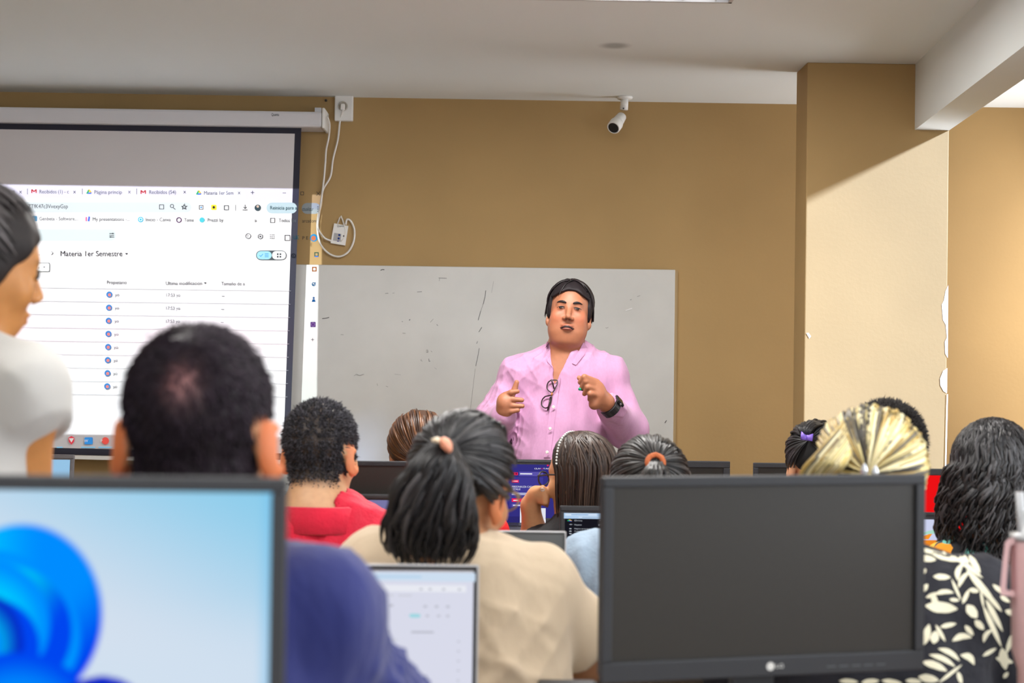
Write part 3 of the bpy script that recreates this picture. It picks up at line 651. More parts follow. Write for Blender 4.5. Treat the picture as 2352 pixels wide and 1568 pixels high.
# --- dark page laptop beside the headband woman
ft, h = lap_at(1285, 1160, 3.93, .36, .235, right=False)
l3, fr, sw, sh = laptop('black laptop with a dark file-list page behind the switched-off monitor', ft, .0, .36, h, open_=.12, bez=.012, tb=.020, shell=M_black2, rim=M_black2, panel=emat('dark_page', srgb(22, 22, 30), 1.))
p = Page(fr); lt = srgb(200, 205, 215)
p.rect(0, .86, 1, 1, srgb(176, 206, 236)); p.rect(.01, .93, .27, .99, srgb(206, 224, 244), .01); p.rect(.06, .95, .2, .968, srgb(110, 160, 210)); p.rect(.30, .95, .5, .965, srgb(110, 140, 170))
p.rect(.12, .88, .9, .91, srgb(205, 222, 240)); p.rect(.15, .888, .42, .9, srgb(120, 150, 180))
tri(p, .0, .0, .0); 
p.pol([(.025, .80), (.04, .835), (.05, .82), (.035, .795)], srgb(40, 180, 90)); p.pol([(.04, .835), (.05, .835), (.068, .80), (.055, .80)], srgb(250, 190, 20)); p.pol([(.035, .795), (.045, .81), (.068, .80), (.06, .79)], srgb(60, 120, 240))
p.text(.085, .795, .045, 'Drive', lt, width=.065); p.ring(.30, .82, .012, .004, lt); p.text(.335, .80, .04, 'Buscar en Drive', lt, width=.2)
p.text(.04, .69, .06, '+', lt); p.text(.085, .69, .045, 'Nuevo', lt, width=.06); p.text(.28, .69, .05, 'Mi unidad', lt, width=.14)
for k, t in enumerate(('Página principal', 'Actividad', 'Espacios de trabajo', 'Mi unidad', 'Compartidos', 'Recientes', 'Destacados')):
    v = .595-k*.062-(.03 if k > 2 else 0)-(.03 if k > 3 else 0); p.rect(.045, v, .062, v+.02, lt); p.text(.085, v, .038, t, lt, width=(.13, .07, .16, .08, .1, .1, .1)[k])
for v in (.6, .5, .42, .33): p.rect(.29, v, .31, v+.02, lt); p.rect(.33, v, .46, v+.014, srgb(140, 145, 150))
p.mk('file_page', M_glow, l3)
# --- laptop with the purple promotional page
ft, h = lap_at(1312, 1056, 4.80, .36, .235)
l4, fr, sw, sh = laptop('black laptop with a purple-blue page and pink buttons by the headband woman', ft, .0, .36, h, open_=.10, bez=.008, tb=.017, shell=M_black, rim=M_black2, panel=emat('purple_page', srgb(52, 48, 128), 1.))
p = Page(fr); pk = srgb(235, 35, 85); wt = srgb(240, 240, 248); pu = srgb(92, 84, 170)
A, B_ = at(1151, 1066, 4.80), at(1312, 1208, 4.80); c0 = fr(0, 0, 0); c1 = fr(1, 1, 0)
def k4(x, y):
    P = at(1120+x*600/2352, 960+y*600/2352, 4.80); return ((P.x-c0.x)/(c1.x-c0.x), (P.z-c0.z)/(c1.z-c0.z))
def rr4(x0, y0, x1, y1, c_): a_ = k4(x0, y1); b_ = k4(x1, y0); p.rect(a_[0], a_[1], b_[0], b_[1], c_)
rr4(120, 880, 520, 975, srgb(44, 40, 108)); rr4(196, 530, 498, 792, srgb(64, 58, 145)); rr4(192, 486, 272, 510, pk); rr4(282, 482, 498, 518, pu); rr4(292, 494, 400, 503, wt)
for x in (199, 225, 251): rr4(x, 490, x+13, 505, srgb(120, 20, 60))
rr4(216, 552, 280, 576, pk); rr4(222, 560, 272, 568, srgb(255, 190, 205)); rr4(216, 718, 400, 748, pk); rr4(230, 730, 275, 738, wt); rr4(216, 766, 400, 790, pu); rr4(228, 774, 300, 782, wt); rr4(140, 634, 168, 656, pk); rr4(172, 640, 180, 656, srgb(90, 120, 240))
for y in (668, 680): rr4(216, y, 420, y+6, srgb(200, 200, 225))
rr4(288, 804, 520, 975, srgb(225, 228, 240)); rr4(415, 905, 520, 930, wt); rr4(415, 935, 520, 978, srgb(40, 50, 110)); rr4(420, 942, 448, 956, srgb(220, 60, 60))
for k in range(8): u_, v_ = k4(418+k*20, 458); p.text(u_, v_, .035, 'OUVUTANH'[k], pk if k in (3, 7) else wt)
u_, v_ = k4(540, 430); p.text(u_, v_, .05, '~', pk); rr4(533, 418, 546, 430, pk)
u_, v_ = k4(217, 620); p.text(u_, v_, .048, 'PERSONALIZA CADA', wt, width=k4(420, 0)[0]-u_); u_, v_ = k4(217, 642); p.text(u_, v_, .048, 'DETALLE', wt, width=k4(302, 0)[0]-u_)
u_, v_ = k4(155, 960); p.text(u_, v_, .08, '6', srgb(190, 190, 220))
p.mk('promo_page', M_glow, l4)
# --- red man's laptop and the dark monitor behind it
ft, h = lap_at(1000, 1136, 3.86, .36, .21)
l5, fr, sw, sh = laptop('black laptop with a pale lilac screen just past the red polo shirt', ft, 0., .36, h, open_=.12, bez=.010, tb=.016, shell=M_black2, rim=M_black, panel=emat('lilac_page', srgb(120, 118, 165), 1.))
p = Page(fr); p.rect(.02, .02, .98, .80, srgb(225, 232, 255)); p.rect(0, .0, .45, .9, srgb(150, 150, 190)); p.mk('document_page', M_glow, l5)
a, b = at(815, 1148, 3.96), at(1010, 1060, 3.96)
monitor('small switched-off monitor between the man in red and the brown-haired head', Vector((a.x+.16, 3.96, 0)), 0, .40, b.z-DZ-.02, DZ+.02, bez=.013, bb=.02, tilt=0.)
# --- monitors and laptops further off
c = at(1676, 1059, 4.78); r_, fr, sw, sh = monitor('low black monitor showing behind the head with the orange hair tie', Vector((c.x-.19, 4.78, 0)), 0, .38, .215, c.z-.215, bez=.022, bb=.022, tilt=0.)
c = at(1730, 1062, 4.78); monitor('black monitor beside the black hair with the purple clip', Vector((c.x+.20, 4.78, 0)), 0, .40, .215, c.z-.215, bez=.016, bb=.02, tilt=0.)
c = at(2060, 1075, 3.96); r_, fr, sw, sh = monitor('black monitor with a bright red screen beside the curly black hair', Vector((c.x+.21, 3.96, 0)), 0, .42, .265, c.z-.265, bez=.018, bb=.02, tilt=0., panel=emat('red_page', srgb(238, 18, 22), 1.))
p = Page(fr); 
for v in (.88, .18): p.rect(.12, v, .155, v+.02, srgb(240, 240, 240))
p.disc(.52, .08, .2, srgb(30, 16, 20)); p.mk('poster_shapes', M_glow, r_)['kind'] = 'stuff'
ft, h = lap_at(2190, 1176, 3.905, .34, .2)
l6, fr, sw, sh = laptop('laptop with a pale screen and orange picture below the red monitor', ft, 0., .34, h, open_=.12, bez=.008, tb=.020, shell=M_black2, rim=M_black2, panel=emat('pale_page', srgb(205, 210, 238), 1.))
p = Page(fr); p.pol([(.60, .52), (.66, .60), (.74, .58), (.84, .68), (.80, .52)], srgb(250, 150, 40)); p.pol([(.70, .62), (.80, .72), (.86, .76), (.86, .66)], srgb(170, 220, 200)); p.rect(.58, .2, .9, .5, srgb(240, 140, 40)); p.mk('orange_picture', M_glow, l6)
c = at(171, 1044, 4.78); ft, h = lap_at(171, 1044, 4.78, .36, .22, open_=.08)
laptop('grey laptop with a light blue screen below the projection screen', ft, 0., .36, h, open_=.08, bez=.011, tb=.017, shell=mat('grey_metal', (.16, .15, .16), .3, metal=.5), rim=MATS['grey_metal'], panel=emat('sky_page', srgb(150, 195, 228), 1.))
# flat black case on the desk beside the monitor
a = at(1235, 1553, 2.33); b = at(1368, 1553, 2.33)
k = tag(empty('document_case', (a.x+.09, 2.25, DZ)), 'flat black case lying on the desk left of the switched-off monitor', 'case')
box('shell', (a.x, 2.14, DZ), (b.x, 2.325, a.z-.002), M_black2, k, bev=.006); box('clasp', (a.x+.08, 2.146, DZ+.012), (a.x+.11, 2.151, DZ+.026), M_alu, k)
# pink tumbler with handle and straw
tb = at(2348, 1436, 2.20); tz = at(2340, 1238, 2.20).z; cx = at(2327, 1300, 2.20).x+.0475
t = tag(empty('tumbler', (cx, 2.20, DZ)), 'pale pink tumbler with side handle, clear lid and straw on desk', 'tumbler')
pink = mat('pink_enamel', srgb(214, 176, 178), .45, var=.05, vscale=120)
G().lathe([(.032, DZ), (.036, DZ+.004), (.037, DZ+.10), (.046, DZ+.13), (.049, tz-.012), (.047, tz)], 32, M=Matrix.Translation((cx, 2.20, 0))).mk('cup', pink, t, smooth=True)
ho = [(2331, 1236), (2316, 1237), (2308, 1246), (2303, 1290), (2297, 1355), (2300, 1367), (2331, 1370)]; hi_ = [(2331, 1250), (2322, 1251), (2319, 1262), (2315, 1300), (2311, 1350), (2313, 1355), (2331, 1356)]
n = len(ho); v = [at(x, y, 2.188) for x, y in ho]+[at(x, y, 2.188) for x, y in hi_]+[at(x, y, 2.212) for x, y in ho]+[at(x, y, 2.212) for x, y in hi_]; f = []
for k in range(n-1): f += [(k, k+1, n+k+1, n+k), (2*n+k, 3*n+k, 3*n+k+1, 2*n+k+1), (k, 2*n+k, 2*n+k+1, k+1), (n+k, n+k+1, 3*n+k+1, 3*n+k)]
f += [(0, n, 3*n, 2*n), (n-1, 3*n-1, 4*n-1, 2*n-1)]
mk('handle', v, f, pink, t)
clr = mat('clear_plastic', (.42, .43, .45), .2)
G().lathe([(.047, tz), (.047, tz+.008), (.034, tz+.01), (.030, tz+.045), (.027, tz+.046), (.026, tz+.012)], 28, M=Matrix.Translation((cx-.004, 2.20, 0))).mk('lid', clr, t, smooth=True)
G().tube([(cx-.006, 2.20, tz-.1), at(2347, 1220, 2.20), at(2342, 1130, 2.20)], .0065, 10).mk('straw', clr, t, smooth=True)
# ------------------------------------------------------------------ implicit surfaces
f32 = np.float32
def A3(p): return np.array(p, f32)
def el(c, r, R=None):
    c, r = A3(c), A3(r); Rm = None if R is None else np.array(R, f32)
    def f(p):
        q = p-c
        if Rm is not None: q = q @ Rm
        a = q/r; k0 = np.sqrt((a*a).sum(1)); b = a/r; k1 = np.sqrt((b*b).sum(1))+1e-6
        return k0*(k0-1)/k1
    f.bs = (c, float(r.max())); return f
def rc(a, b, r1, r2=None):
    a, b = A3(a), A3(b); ba = b-a; L = float(ba @ ba)+1e-9; r2 = r1 if r2 is None else r2
    def f(p):
        pa = p-a; h = np.clip((pa @ ba)/L, 0, 1); q = pa-h[:, None]*ba
        return np.sqrt((q*q).sum(1))-(r1+(r2-r1)*h)
    f.bs = ((a+b)/2, math.sqrt(L)/2+max(r1, r2)); return f
def smin(a, b, k):
    if k <= 0: return np.minimum(a, b)
    h = np.maximum(k-np.abs(a-b), 0)/k; return np.minimum(a, b)-h*h*k*.25
def smax(a, b, k): return -smin(-a, -b, k)
def fold(prims):
    """prims: (fn, k) union, (fn, k, '-') cut, (fn, k, '&') keep"""
    def f(p):
        d = None; lo, hi = p.min(0), p.max(0); c = (lo+hi)/2; R_ = float(np.linalg.norm(hi-lo))/2
        for t in prims:
            bs = getattr(t[0], 'bs', None)
            if bs is not None and (len(t) == 2 or t[2] == '-') and float(np.linalg.norm(c-bs[0]))-bs[1]-R_ > .09: continue     # too far to matter here
            q = t[0](p)
            if d is None:
                d = q if (len(t) == 2) else np.full(len(p), .3, f32)
            elif len(t) == 2: d = smin(d, q, t[1])
            elif t[2] == '-': d = smax(d, -q, t[1])
            else: d = smax(d, q, t[1])
        return d if d is not None else np.full(len(p), .3, f32)
    return f
def plane(pt, n):
    pt, n = A3(pt), A3(Vector(n).normalized()); return lambda p: (p-pt) @ n      # negative behind the plane
def wob(amp, fr, seed):
    r = np.random.default_rng(seed); K = r.normal(size=(5, 3)).astype(f32)*fr; ph = r.uniform(0, 6.28, 5).astype(f32)
    return lambda p: amp*np.sin(p @ K.T+ph).sum(1)/2.2
def ridge(amp, seed):
    """soft cloth folds: stretched, warped ridges"""
    r = np.random.default_rng(seed); K = (r.normal(size=(4, 3))*np.array([58, 58, 20])).astype(f32); W_ = (r.normal(size=(4, 3))*9).astype(f32); ph = r.uniform(0, 6.28, 4).astype(f32)
    K2 = (r.normal(size=(2, 3))*7).astype(f32)
    def f(p):
        w_ = np.sin(p @ W_.T+ph)*1.3; s = np.sin(p @ K.T+w_+ph); m = np.clip(.5+.5*np.sin(p @ K2.T).sum(1), 0, 1)
        return (-amp*(1-np.abs(s))**2*1.0).sum(1)*m*.6+amp*.5
    return f
def surf(f, lo, hi, h):
    """sparse surface nets"""
    lo = np.array(lo, f32); hi = np.array(hi, f32); B = 4; K8 = 6
    n = np.ceil((hi-lo)/(h*B*K8)).astype(int); big = np.stack(np.meshgrid(*[np.arange(k) for k in n], indexing='ij'), -1).reshape(-1, 3)
    o8 = np.stack(np.meshgrid(*[np.arange(K8)]*3, indexing='ij'), -1).reshape(-1, 3); o = np.stack(np.meshgrid(*[np.arange(B+1)]*3, indexing='ij'), -1).reshape(-1, 3)
    II = []; DD = []
    for g in big:
        ii = g*K8+o8; d = f((lo+(ii+.5)*(h*B)).astype(f32)); ii = ii[np.abs(d) < h*B*1.45]
        if len(ii) == 0: continue
        DD.append(f((lo+(ii[:, None, :]*B+o[None]).reshape(-1, 3)*f32(h)).astype(f32))); II.append(ii)
    ii = np.concatenate(II); D = np.concatenate(DD)
    D = D.reshape(-1, B+1, B+1, B+1)
    cor = [(a, b, c_) for a in (0, 1) for b in (0, 1) for c_ in (0, 1)]
    sub = [D[:, a:a+B, b:b+B, c_:c_+B] for a, b, c_ in cor]
    S_ = np.stack(sub, -1); neg = S_ < 0; act = neg.any(-1) & ~neg.all(-1)
    bi, x, y, z = np.nonzero(act); V8 = S_[bi, x, y, z]; cell = ii[bi]*B+np.stack([x, y, z], 1)
    pos = np.zeros((len(cell), 3), f32); cnt = np.zeros(len(cell), f32); ca = np.array(cor, f32)
    for i in range(8):
        for j in range(i+1, 8):
            if sum(abs(cor[i][k]-cor[j][k]) for k in range(3)) != 1: continue
            a, b = V8[:, i], V8[:, j]; m = (a < 0) != (b < 0); t = np.where(m, a/(a-b+1e-12*(a == b)), 0)
            pos += np.where(m[:, None], ca[i]+(ca[j]-ca[i])*t[:, None], 0); cnt += m
    V = lo+(cell+pos/cnt[:, None])*h
    key = lambda q: (q[:, 0].astype(np.int64)*4096+q[:, 1])*4096+q[:, 2]
    K = key(cell); od = np.argsort(K); Ks = K[od]; F = []
    for ax in range(3):
        j = [4, 2, 1][ax]; m = (V8[:, 0] < 0) != (V8[:, j] < 0); c0 = cell[m]; sg = V8[m, 0] < 0
        e1, e2 = [(1, 2), (2, 0), (0, 1)][ax]; q = []; ok = np.ones(len(c0), bool)
        for d1, d2 in ((0, 0), (-1, 0), (-1, -1), (0, -1)):
            cc = c0.copy(); cc[:, e1] += d1; cc[:, e2] += d2; kk = key(cc); ix = np.searchsorted(Ks, kk).clip(0, len(Ks)-1)
            ok &= Ks[ix] == kk; q.append(od[ix])
        q = np.stack(q, 1)[ok]; s = sg[ok]; q[~s] = q[~s][:, ::-1]; F.append(q)
    return V, np.concatenate(F)
def quick(name, V, F, m, parent=None, cols=None):
    me = bpy.data.meshes.new(name); me.vertices.add(len(V)); me.vertices.foreach_set('co', V.astype(f32).ravel())
    me.loops.add(F.size); me.loops.foreach_set('vertex_index', F.astype(np.int32).ravel()); me.polygons.add(len(F))
    k = F.shape[1]; me.polygons.foreach_set('loop_start', np.arange(0, F.size, k, dtype=np.int32))
    me.update(calc_edges=True); me.polygons.foreach_set('use_smooth', np.ones(len(F), bool)); me.materials.append(m)
    if cols is not None:
        a = me.color_attributes.new('Col', 'FLOAT_COLOR', 'POINT'); c = np.ones((len(V), 4), f32); c[:, :3] = cols; a.data.foreach_set('color', c.ravel())
    o = bpy.data.objects.new(name, me); COL.objects.link(o)
    if parent is not None: put(o, parent)
    return o
def normals(V, F):
    n = np.zeros_like(V); fn = np.cross(V[F[:, 2]]-V[F[:, 0]], V[F[:, 3]]-V[F[:, 1]])
    for k in range(4): np.add.at(n, F[:, k], fn)
    return n/(np.linalg.norm(n, axis=1, keepdims=True)+1e-9)

# ------------------------------------------------------------------ head
def rot(yaw=0, pitch=0, roll=0):
    return Matrix.Rotation(math.radians(yaw), 3, 'Z') @ Matrix.Rotation(math.radians(pitch), 3, 'X') @ Matrix.Rotation(math.radians(roll), 3, 'Y')
class Head:
    """local axes: x to the right ear, y towards the face, z up; origin at eye level between the ears"""
    def __init__(s, c, R, k=1., fat=0., ear=.0, nose=1., neck=1.):
        s.c, s.R, s.k, s.fat, s.ear, s.nose, s.neck = Vector(c), R, k, fat, ear, nose, neck
        s.Rn = np.array(R, f32); s.cn = A3(c)
        P = [(el((0, -.008, .03), (.076, .098, .086)), 0), (el((0, .022, -.04), (.064+fat*.4, .066, .078)), .03), (el((0, .045, -.085), (.044+fat*.5, .040, .034)), .03),
             (rc((-.03, .074, .018), (.03, .074, .018), .013), .02), (rc((0, .084, .008), (0, .108*nose, -.034), .007, .0105), .012)]
        for x in (-1, 1):
            P += [(el((x*.013, .097, -.040), (.0085, .010, .0075)), .007), (el((x*.040, .062, -.032), (.027, .024, .027)), .02),
                  (el((x*.033, .101, .000), (.018, .016, .0095)), .010, '-'), (el((x*.032, .077, .000), (.0135, .0125, .011)), .004)]
            Re = Matrix.Rotation(x*-(.35+ear), 3, 'Z') @ Matrix.Rotation(.2, 3, 'X')
            P += [(el((x*(.080+ear*.01), -.016, -.020), (.0085, .021, .034), Re), .006), (el((x*(.088+ear*.012), -.008, -.018), (.007, .011, .020), Re), .004, '-'),
                  (el((x*(.0785), -.006, -.046), (.007, .009, .011)), .006)]
        P += [(el((0, .088, -.0665), (.023, .011, .0058)), .006), (el((0, .086, -.0785), (.020, .011, .0068)), .006), (el((0, .103, -.0725), (.02, .012, .0015)), .003, '-')]
        if fat: P += [(el((0, .022, -.118), (.060, .050, .030)), .03), (el((-.05, .03, -.07), (.022, .035, .035)), .03), (el((.05, .03, -.07), (.022, .035, .035)), .03)]
        s.f = fold(P)
    def loc(s, p): return ((p-s.cn) @ s.Rn)/f32(s.k)
    def w(s, q): return s.c+s.R @ (Vector(q)*s.k)
    def sdf(s, p):
        q = s.loc(p); far = np.linalg.norm(q, axis=1); d = far-.2; m = far < .24
        if m.any(): d[m] = s.f(q[m])
        return d*f32(s.k)
HC, HR = Vector((0, -.008, .03)), Vector((.076, .098, .086))
def onhead(d, lift=.006, sq=(1, 1, 1)):
    """point of the (slightly raised) skull surface in direction d"""
    d = Vector(d).normalized(); t = 1/math.sqrt(sum((d[i]/(HR[i]*sq[i]))**2 for i in range(3)))
    return HC+d*(t+lift)
def slerp(a, b, t):
    a, b = Vector(a).normalized(), Vector(b).normalized(); w_ = math.acos(max(-1, min(1, a.dot(b))))
    if w_ < 1e-4: return a
    return (a*math.sin((1-t)*w_)+b*math.sin(t*w_))/math.sin(w_)
class Locks:
    """tapered hair locks collected into one mesh"""
    def __init__(s): s.L = []
    def add(s, pts, r, col, n=5, tip=.25, root=.6): s.L.append((np.array([tuple(p) for p in pts], f32), r, col, tip, root))
    def mk(s, name, m, parent, n=5):
        VV = []; FF = []; CC = []; off = 0
        for k in sorted({len(l[0]) for l in s.L}):
            Ls = [l for l in s.L if len(l[0]) == k]; P = np.stack([l[0] for l in Ls]); M_ = len(Ls)
            T = np.gradient(P, axis=1); T /= np.linalg.norm(T, axis=2, keepdims=True)+1e-9
            ref = np.where(np.abs(T[..., 1:2]) > .9, A3((1, 0, 0)), A3((0, 1, 0))); U_ = np.cross(T, ref); U_ /= np.linalg.norm(U_, axis=2, keepdims=True)+1e-9; W_ = np.cross(T, U_)
            g = np.arange(k)/(k-1); tip = np.array([l[3] for l in Ls])[:, None]; root = np.array([l[4] for l in Ls])[:, None]
            pr = np.minimum(root+(1-root)*np.minimum(1, g/.25), 1-(1-tip)*np.maximum(0, (g-.55)/.45)); R_ = (np.array([l[1] for l in Ls])[:, None]*pr)[..., None, None]
            an = 2*np.pi*np.arange(n)/n; V = P[:, :, None]+R_*(U_[:, :, None]*np.cos(an)[:, None]+W_[:, :, None]*np.sin(an)[:, None])
            ix = np.arange(M_*k*n).reshape(M_, k, n)+off; nx_ = np.roll(ix, -1, 2)
            F = np.stack([ix[:, :-1], nx_[:, :-1], nx_[:, 1:], ix[:, 1:]], -1).reshape(-1, 4)
            VV.append(V.reshape(-1, 3)); FF.append(F); CC.append(np.repeat(np.array([l[2] for l in Ls], f32), k*n, axis=0)); off += M_*k*n
        return quick(name, np.concatenate(VV), np.concatenate(FF), m, parent, np.concatenate(CC))
def shade(c, a=.25):
    k = 1+random.uniform(-a, a); return (c[0]*k, c[1]*k, c[2]*k)
def spikes(name, hd, V, N, keep, count, length, rad, flow, cols, parent, seed=1, rise=.45):
    """short hair: fine tapering tufts rooted on the scalp; keep(q)->density 0..1, flow(q)->direction, all in head space"""
    r = np.random.default_rng(seed); q = hd.loc(V); w_ = keep(q); w_ = np.where(np.linalg.norm(q, axis=1) < .2, w_, 0)
    ix = r.choice(len(V), count, p=w_/w_.sum()); P = V[ix]+r.normal(0, .0022, (count, 3)); nn = N[ix]
    fl = flow(q[ix]) @ np.array(hd.R, f32).T; fl = fl-(fl*nn).sum(1, keepdims=True)*nn; fl /= np.linalg.norm(fl, axis=1, keepdims=True)+1e-6
    d = nn*rise+fl*(1-rise)+r.normal(0, .22, (count, 3)); d /= np.linalg.norm(d, axis=1, keepdims=True)
    L = length*r.uniform(.6, 1.25, (count, 1))*np.clip(.35+.65*w_[ix][:, None], .3, 1); a = np.cross(d, nn); a /= np.linalg.norm(a, axis=1, keepdims=True)+1e-6; b = np.cross(d, a)
    base = P-nn*.0015; ring = [base+rad*(a*math.cos(t)+b*math.sin(t)) for t in (0, 2.094, 4.189)]; mid = [p+d*L*.55-rad*.2*0 for p in ring]
    tip = P+d*L-np.array([0, 0, 1])*L*.12
    Vv = np.concatenate(ring+mid+[tip]); n = count; i = np.arange(n)
    F = np.concatenate([np.stack([i+k*n, i+((k+1) % 3)*n, i+(3+(k+1) % 3)*n, i+(3+k)*n], 1) for k in range(3)])
    T = np.concatenate([np.stack([i+(3+k)*n, i+(3+(k+1) % 3)*n, i+6*n, i+6*n], 1) for k in range(3)])
    cl = cols(q[ix], r); C = np.tile(cl, (7, 1))
    me = bpy.data.meshes.new(name); FF = [tuple(x) for x in F.tolist()]+[tuple(x[:3]) for x in T.tolist()]
    return mk(name, Vv, FF, M_hairc, parent, smooth=True, cols=C)

# ------------------------------------------------------------------ body
class Body:
    def __init__(s, head, N, P, yaw=0., sw=.17, girth=1., belly=1., drop=.045, sh=None):
        s.h, s.N, s.P, s.girth = head, Vector(N), Vector(P), girth
        s.R = Matrix.Rotation(math.radians(yaw), 3, 'Z'); X = s.R @ Vector((1, 0, 0)); s.X = X; s.Y = s.R @ Vector((0, 1, 0))
        s.S = sh or [s.N+X*(sw*x)+Vector((0, 0, -drop)) for x in (-1, 1)]
        s.belly = belly
        s.neck = [(rc(head.w((0, -.024, -.055)), head.w((0, -.036, -.125)), .054*head.neck, .054*head.neck), 0), (rc(head.w((0, -.036, -.125)), s.N-Vector((0, 0, .04)), .055*head.neck, .064*head.neck), .02)]
        s.arms = []; s.legs = []; s.hands = []
    @property
    def torso(s):
        sp = s.P-s.N; tilt = math.atan2(-(sp.dot(s.Y)), -sp.z); s.T = s.R @ Matrix.Rotation(-tilt, 3, 'X')
        c1, c2 = s.N+sp*.36, s.N+sp*.70
        return [(rc(s.S[0], s.S[1], .062*s.girth), 0), (rc(s.N+Vector((0, 0, .025)), s.N-Vector((0, 0, .08)), .052*s.h.neck, .09), .06),
                   (rc(s.N+Vector((0, -.0, .02)), s.S[0]+Vector((0, 0, .01)), .058, .052*s.girth), .05), (rc(s.N+Vector((0, 0, .02)), s.S[1]+Vector((0, 0, .01)), .058, .052*s.girth), .05),
                   (el(c1, (.165*s.girth, .112*s.girth, .21), s.T), .06), (el(c2, (.155*s.girth, .118*s.belly, .20), s.T), .06), (el(s.P+Vector((0, 0, .02)), (.168*s.girth, .125*s.belly, .13), s.T), .05)]
    def arm(s, i, elbow, wrist, hand=None, r=(.050, .042, .029)):
        E_, W_ = Vector(elbow), Vector(wrist); s.arms.append((s.S[i], E_, W_, r, hand, i))
    def simple_hand(s, W_, d, side, palm_n=Vector((0, 0, -1)), k=1., curl=.35):
        """relaxed hand: palm plus five bent fingers"""
        d = Vector(d).normalized(); n = Vector(palm_n); n = (n-d*n.dot(d)).normalized(); a = d.cross(n).normalized()*side
        P = [(rc(W_, W_+d*.045*k, .026*k, .026*k), .02), (rc(W_+d*.04*k-a*.022*k, W_+d*.082*k-a*.03*k, .016*k), .018), (rc(W_+d*.04*k+a*.02*k, W_+d*.085*k+a*.028*k, .016*k), .018)]
        for j, L in enumerate((.070, .078, .072, .056)):
            b = W_+d*.088*k+a*(.030-.020*j)*k; m = b+(d*math.cos(curl)+n*math.sin(curl))*L*.5*k; t = m+(d*math.cos(curl*2.6)+n*math.sin(curl*2.6))*L*.5*k
            P += [(rc(b, m, .0095*k, .0085*k), .006), (rc(m, t, .0085*k, .007*k), .004)]
        b = W_+d*.03*k+a*.03*k; m = b+(d*.7+a*.6+n*.3).normalized()*.035*k; t = m+(d*.9+a*.2+n*.4).normalized()*.028*k
        return P+[(rc(b, m, .012*k, .010*k), .012), (rc(m, t, .010*k, .008*k), .005)]
    def sit(s, fwd=.42, floor=0., spread=.11, zk=None):
        zk = zk or s.P.z+.0
        for x in (-1, 1):
            a = s.P+s.X*(x*.09); k = s.P+s.X*(x*spread)+s.Y*fwd; k.z = zk; an = k+s.Y*-.02; an.z = .09; t = an+s.Y*.14; t.z = .04
            s.legs.append((a, k, an, t))
    def stand(s, lean=0.):
        for x in (-1, 1):
            a = s.P+s.X*(x*.09); k = a+Vector((s.X*(x*.015)))+s.Y*.02; k.z = s.P.z*.53; an = k-s.Y*.02; an.z = .09; t = an+s.Y*.15; t.z = .04
            s.legs.append((a, k, an, t))
    def skin_sdf(s):
        P = [(s.h.sdf, 0)]+[(f, .025 if i == 0 else k) for i, (f, k) in enumerate(s.neck)]+[(f, .03 if i < 2 else k) for i, (f, k) in enumerate(s.torso)]
        for a, e, w_, r, hand, i in s.arms:
            P += [(rc(a, e, r[0], r[1]), .03), (rc(e, w_, r[1], r[2]), .02)]
            P += hand if hand else []
        for a, k, an, t in s.legs: P += [(rc(a, k, .082, .056), .04), (rc(k, an, .054, .038), .03), (rc(an, t, .04, .032), .03)]
        return fold(P)
    def bounds(s, m=.13):
        pts = [s.h.c+Vector((0, 0, .08)), s.h.c, s.N, s.P]+s.S
        for a, e, w_, r, hand, i in s.arms: pts += [e, w_, w_+(w_-e).normalized()*.12]
        for l in s.legs: pts += l
        lo = [min(p[i] for p in pts)-m for i in range(3)]; hi = [max(p[i] for p in pts)+m for i in range(3)]; lo[2] = max(lo[2], -.02); return lo, hi
    def build(s, label, h=.006, skin=(.50, .25, .14), colfn=None, cat='person'):
        f = s.skin_sdf(); lo, hi = s.bounds(); V, F = surf(f, lo, hi, h); C = np.tile(A3(skin), (len(V), 1))
        if colfn: C = colfn(s.h.loc(V), V, C)
        s.V, s.F = V, F; s.o = quick('person', V, F, M_skin, None, C); tag(s.o, label, cat)
        return s.o
    def shirt(s, m, name='shirt', t=.012, sleeve=(.8, .8), hem=None, h=.006, neck=.062, wobble=.0035, wf=38, flare=.012, extra=(), cut=(), neckh=None, seed=3, cols=None, slv_r=0., folds=.004, slk=.022):
        P = [(lambda p, f=fold(s.torso): f(p)-f32(t), 0)]
        for a, e, w_, r, hand, i in s.arms:
            v = sleeve[i]
            if v <= 0: continue
            if v <= 1: b = a+(e-a)*v; P += [(rc(a, b, r[0]+t+slv_r*.5, r[0]+(r[1]-r[0])*v+t+flare+slv_r), slk), (plane(b, e-a), .004, 'S')]
            else:
                b = e+(w_-e)*(v-1); P += [(rc(a, e, r[0]+t+slv_r, r[1]+t+flare+slv_r), slk), (rc(e, b, r[1]+t+flare+slv_r, r[2]+t+flare*.6+slv_r*.3), .025)]
        Q = []; i = 0
        while i < len(P):
            if i+1 < len(P) and len(P[i+1]) == 3:           # sleeve with its own cut
                g0, k0 = P[i]; c0 = P[i+1][0]; Q.append((lambda p, g=g0, c=c0: smax(g(p), c(p), .006), k0)); i += 2
            else: Q.append(P[i]); i += 1
        nh = s.N+Vector((0, 0, .02)) if neckh is None else neckh
        Q += list(extra)
        Q += [(rc(nh, s.h.w((0, -.03, -.10)), neck, neck*1.02), .008, '-'), (plane((0, 0, (s.P.z-.06) if hem is None else hem), (0, 0, -1)), .004, '&')]+list(cut)
        f0 = fold(Q); wb_ = wob(wobble, wf, seed); rd = ridge(folds, seed+1); f = lambda p: f0(p)+wb_(p)+rd(p)
        lo, hi = s.bounds(.17); hi[2] = min(hi[2], s.h.c.z+.02)
        V, F = surf(f, lo, hi, h); return quick(name, V, F, m, s.o, None if cols is None else cols(V))
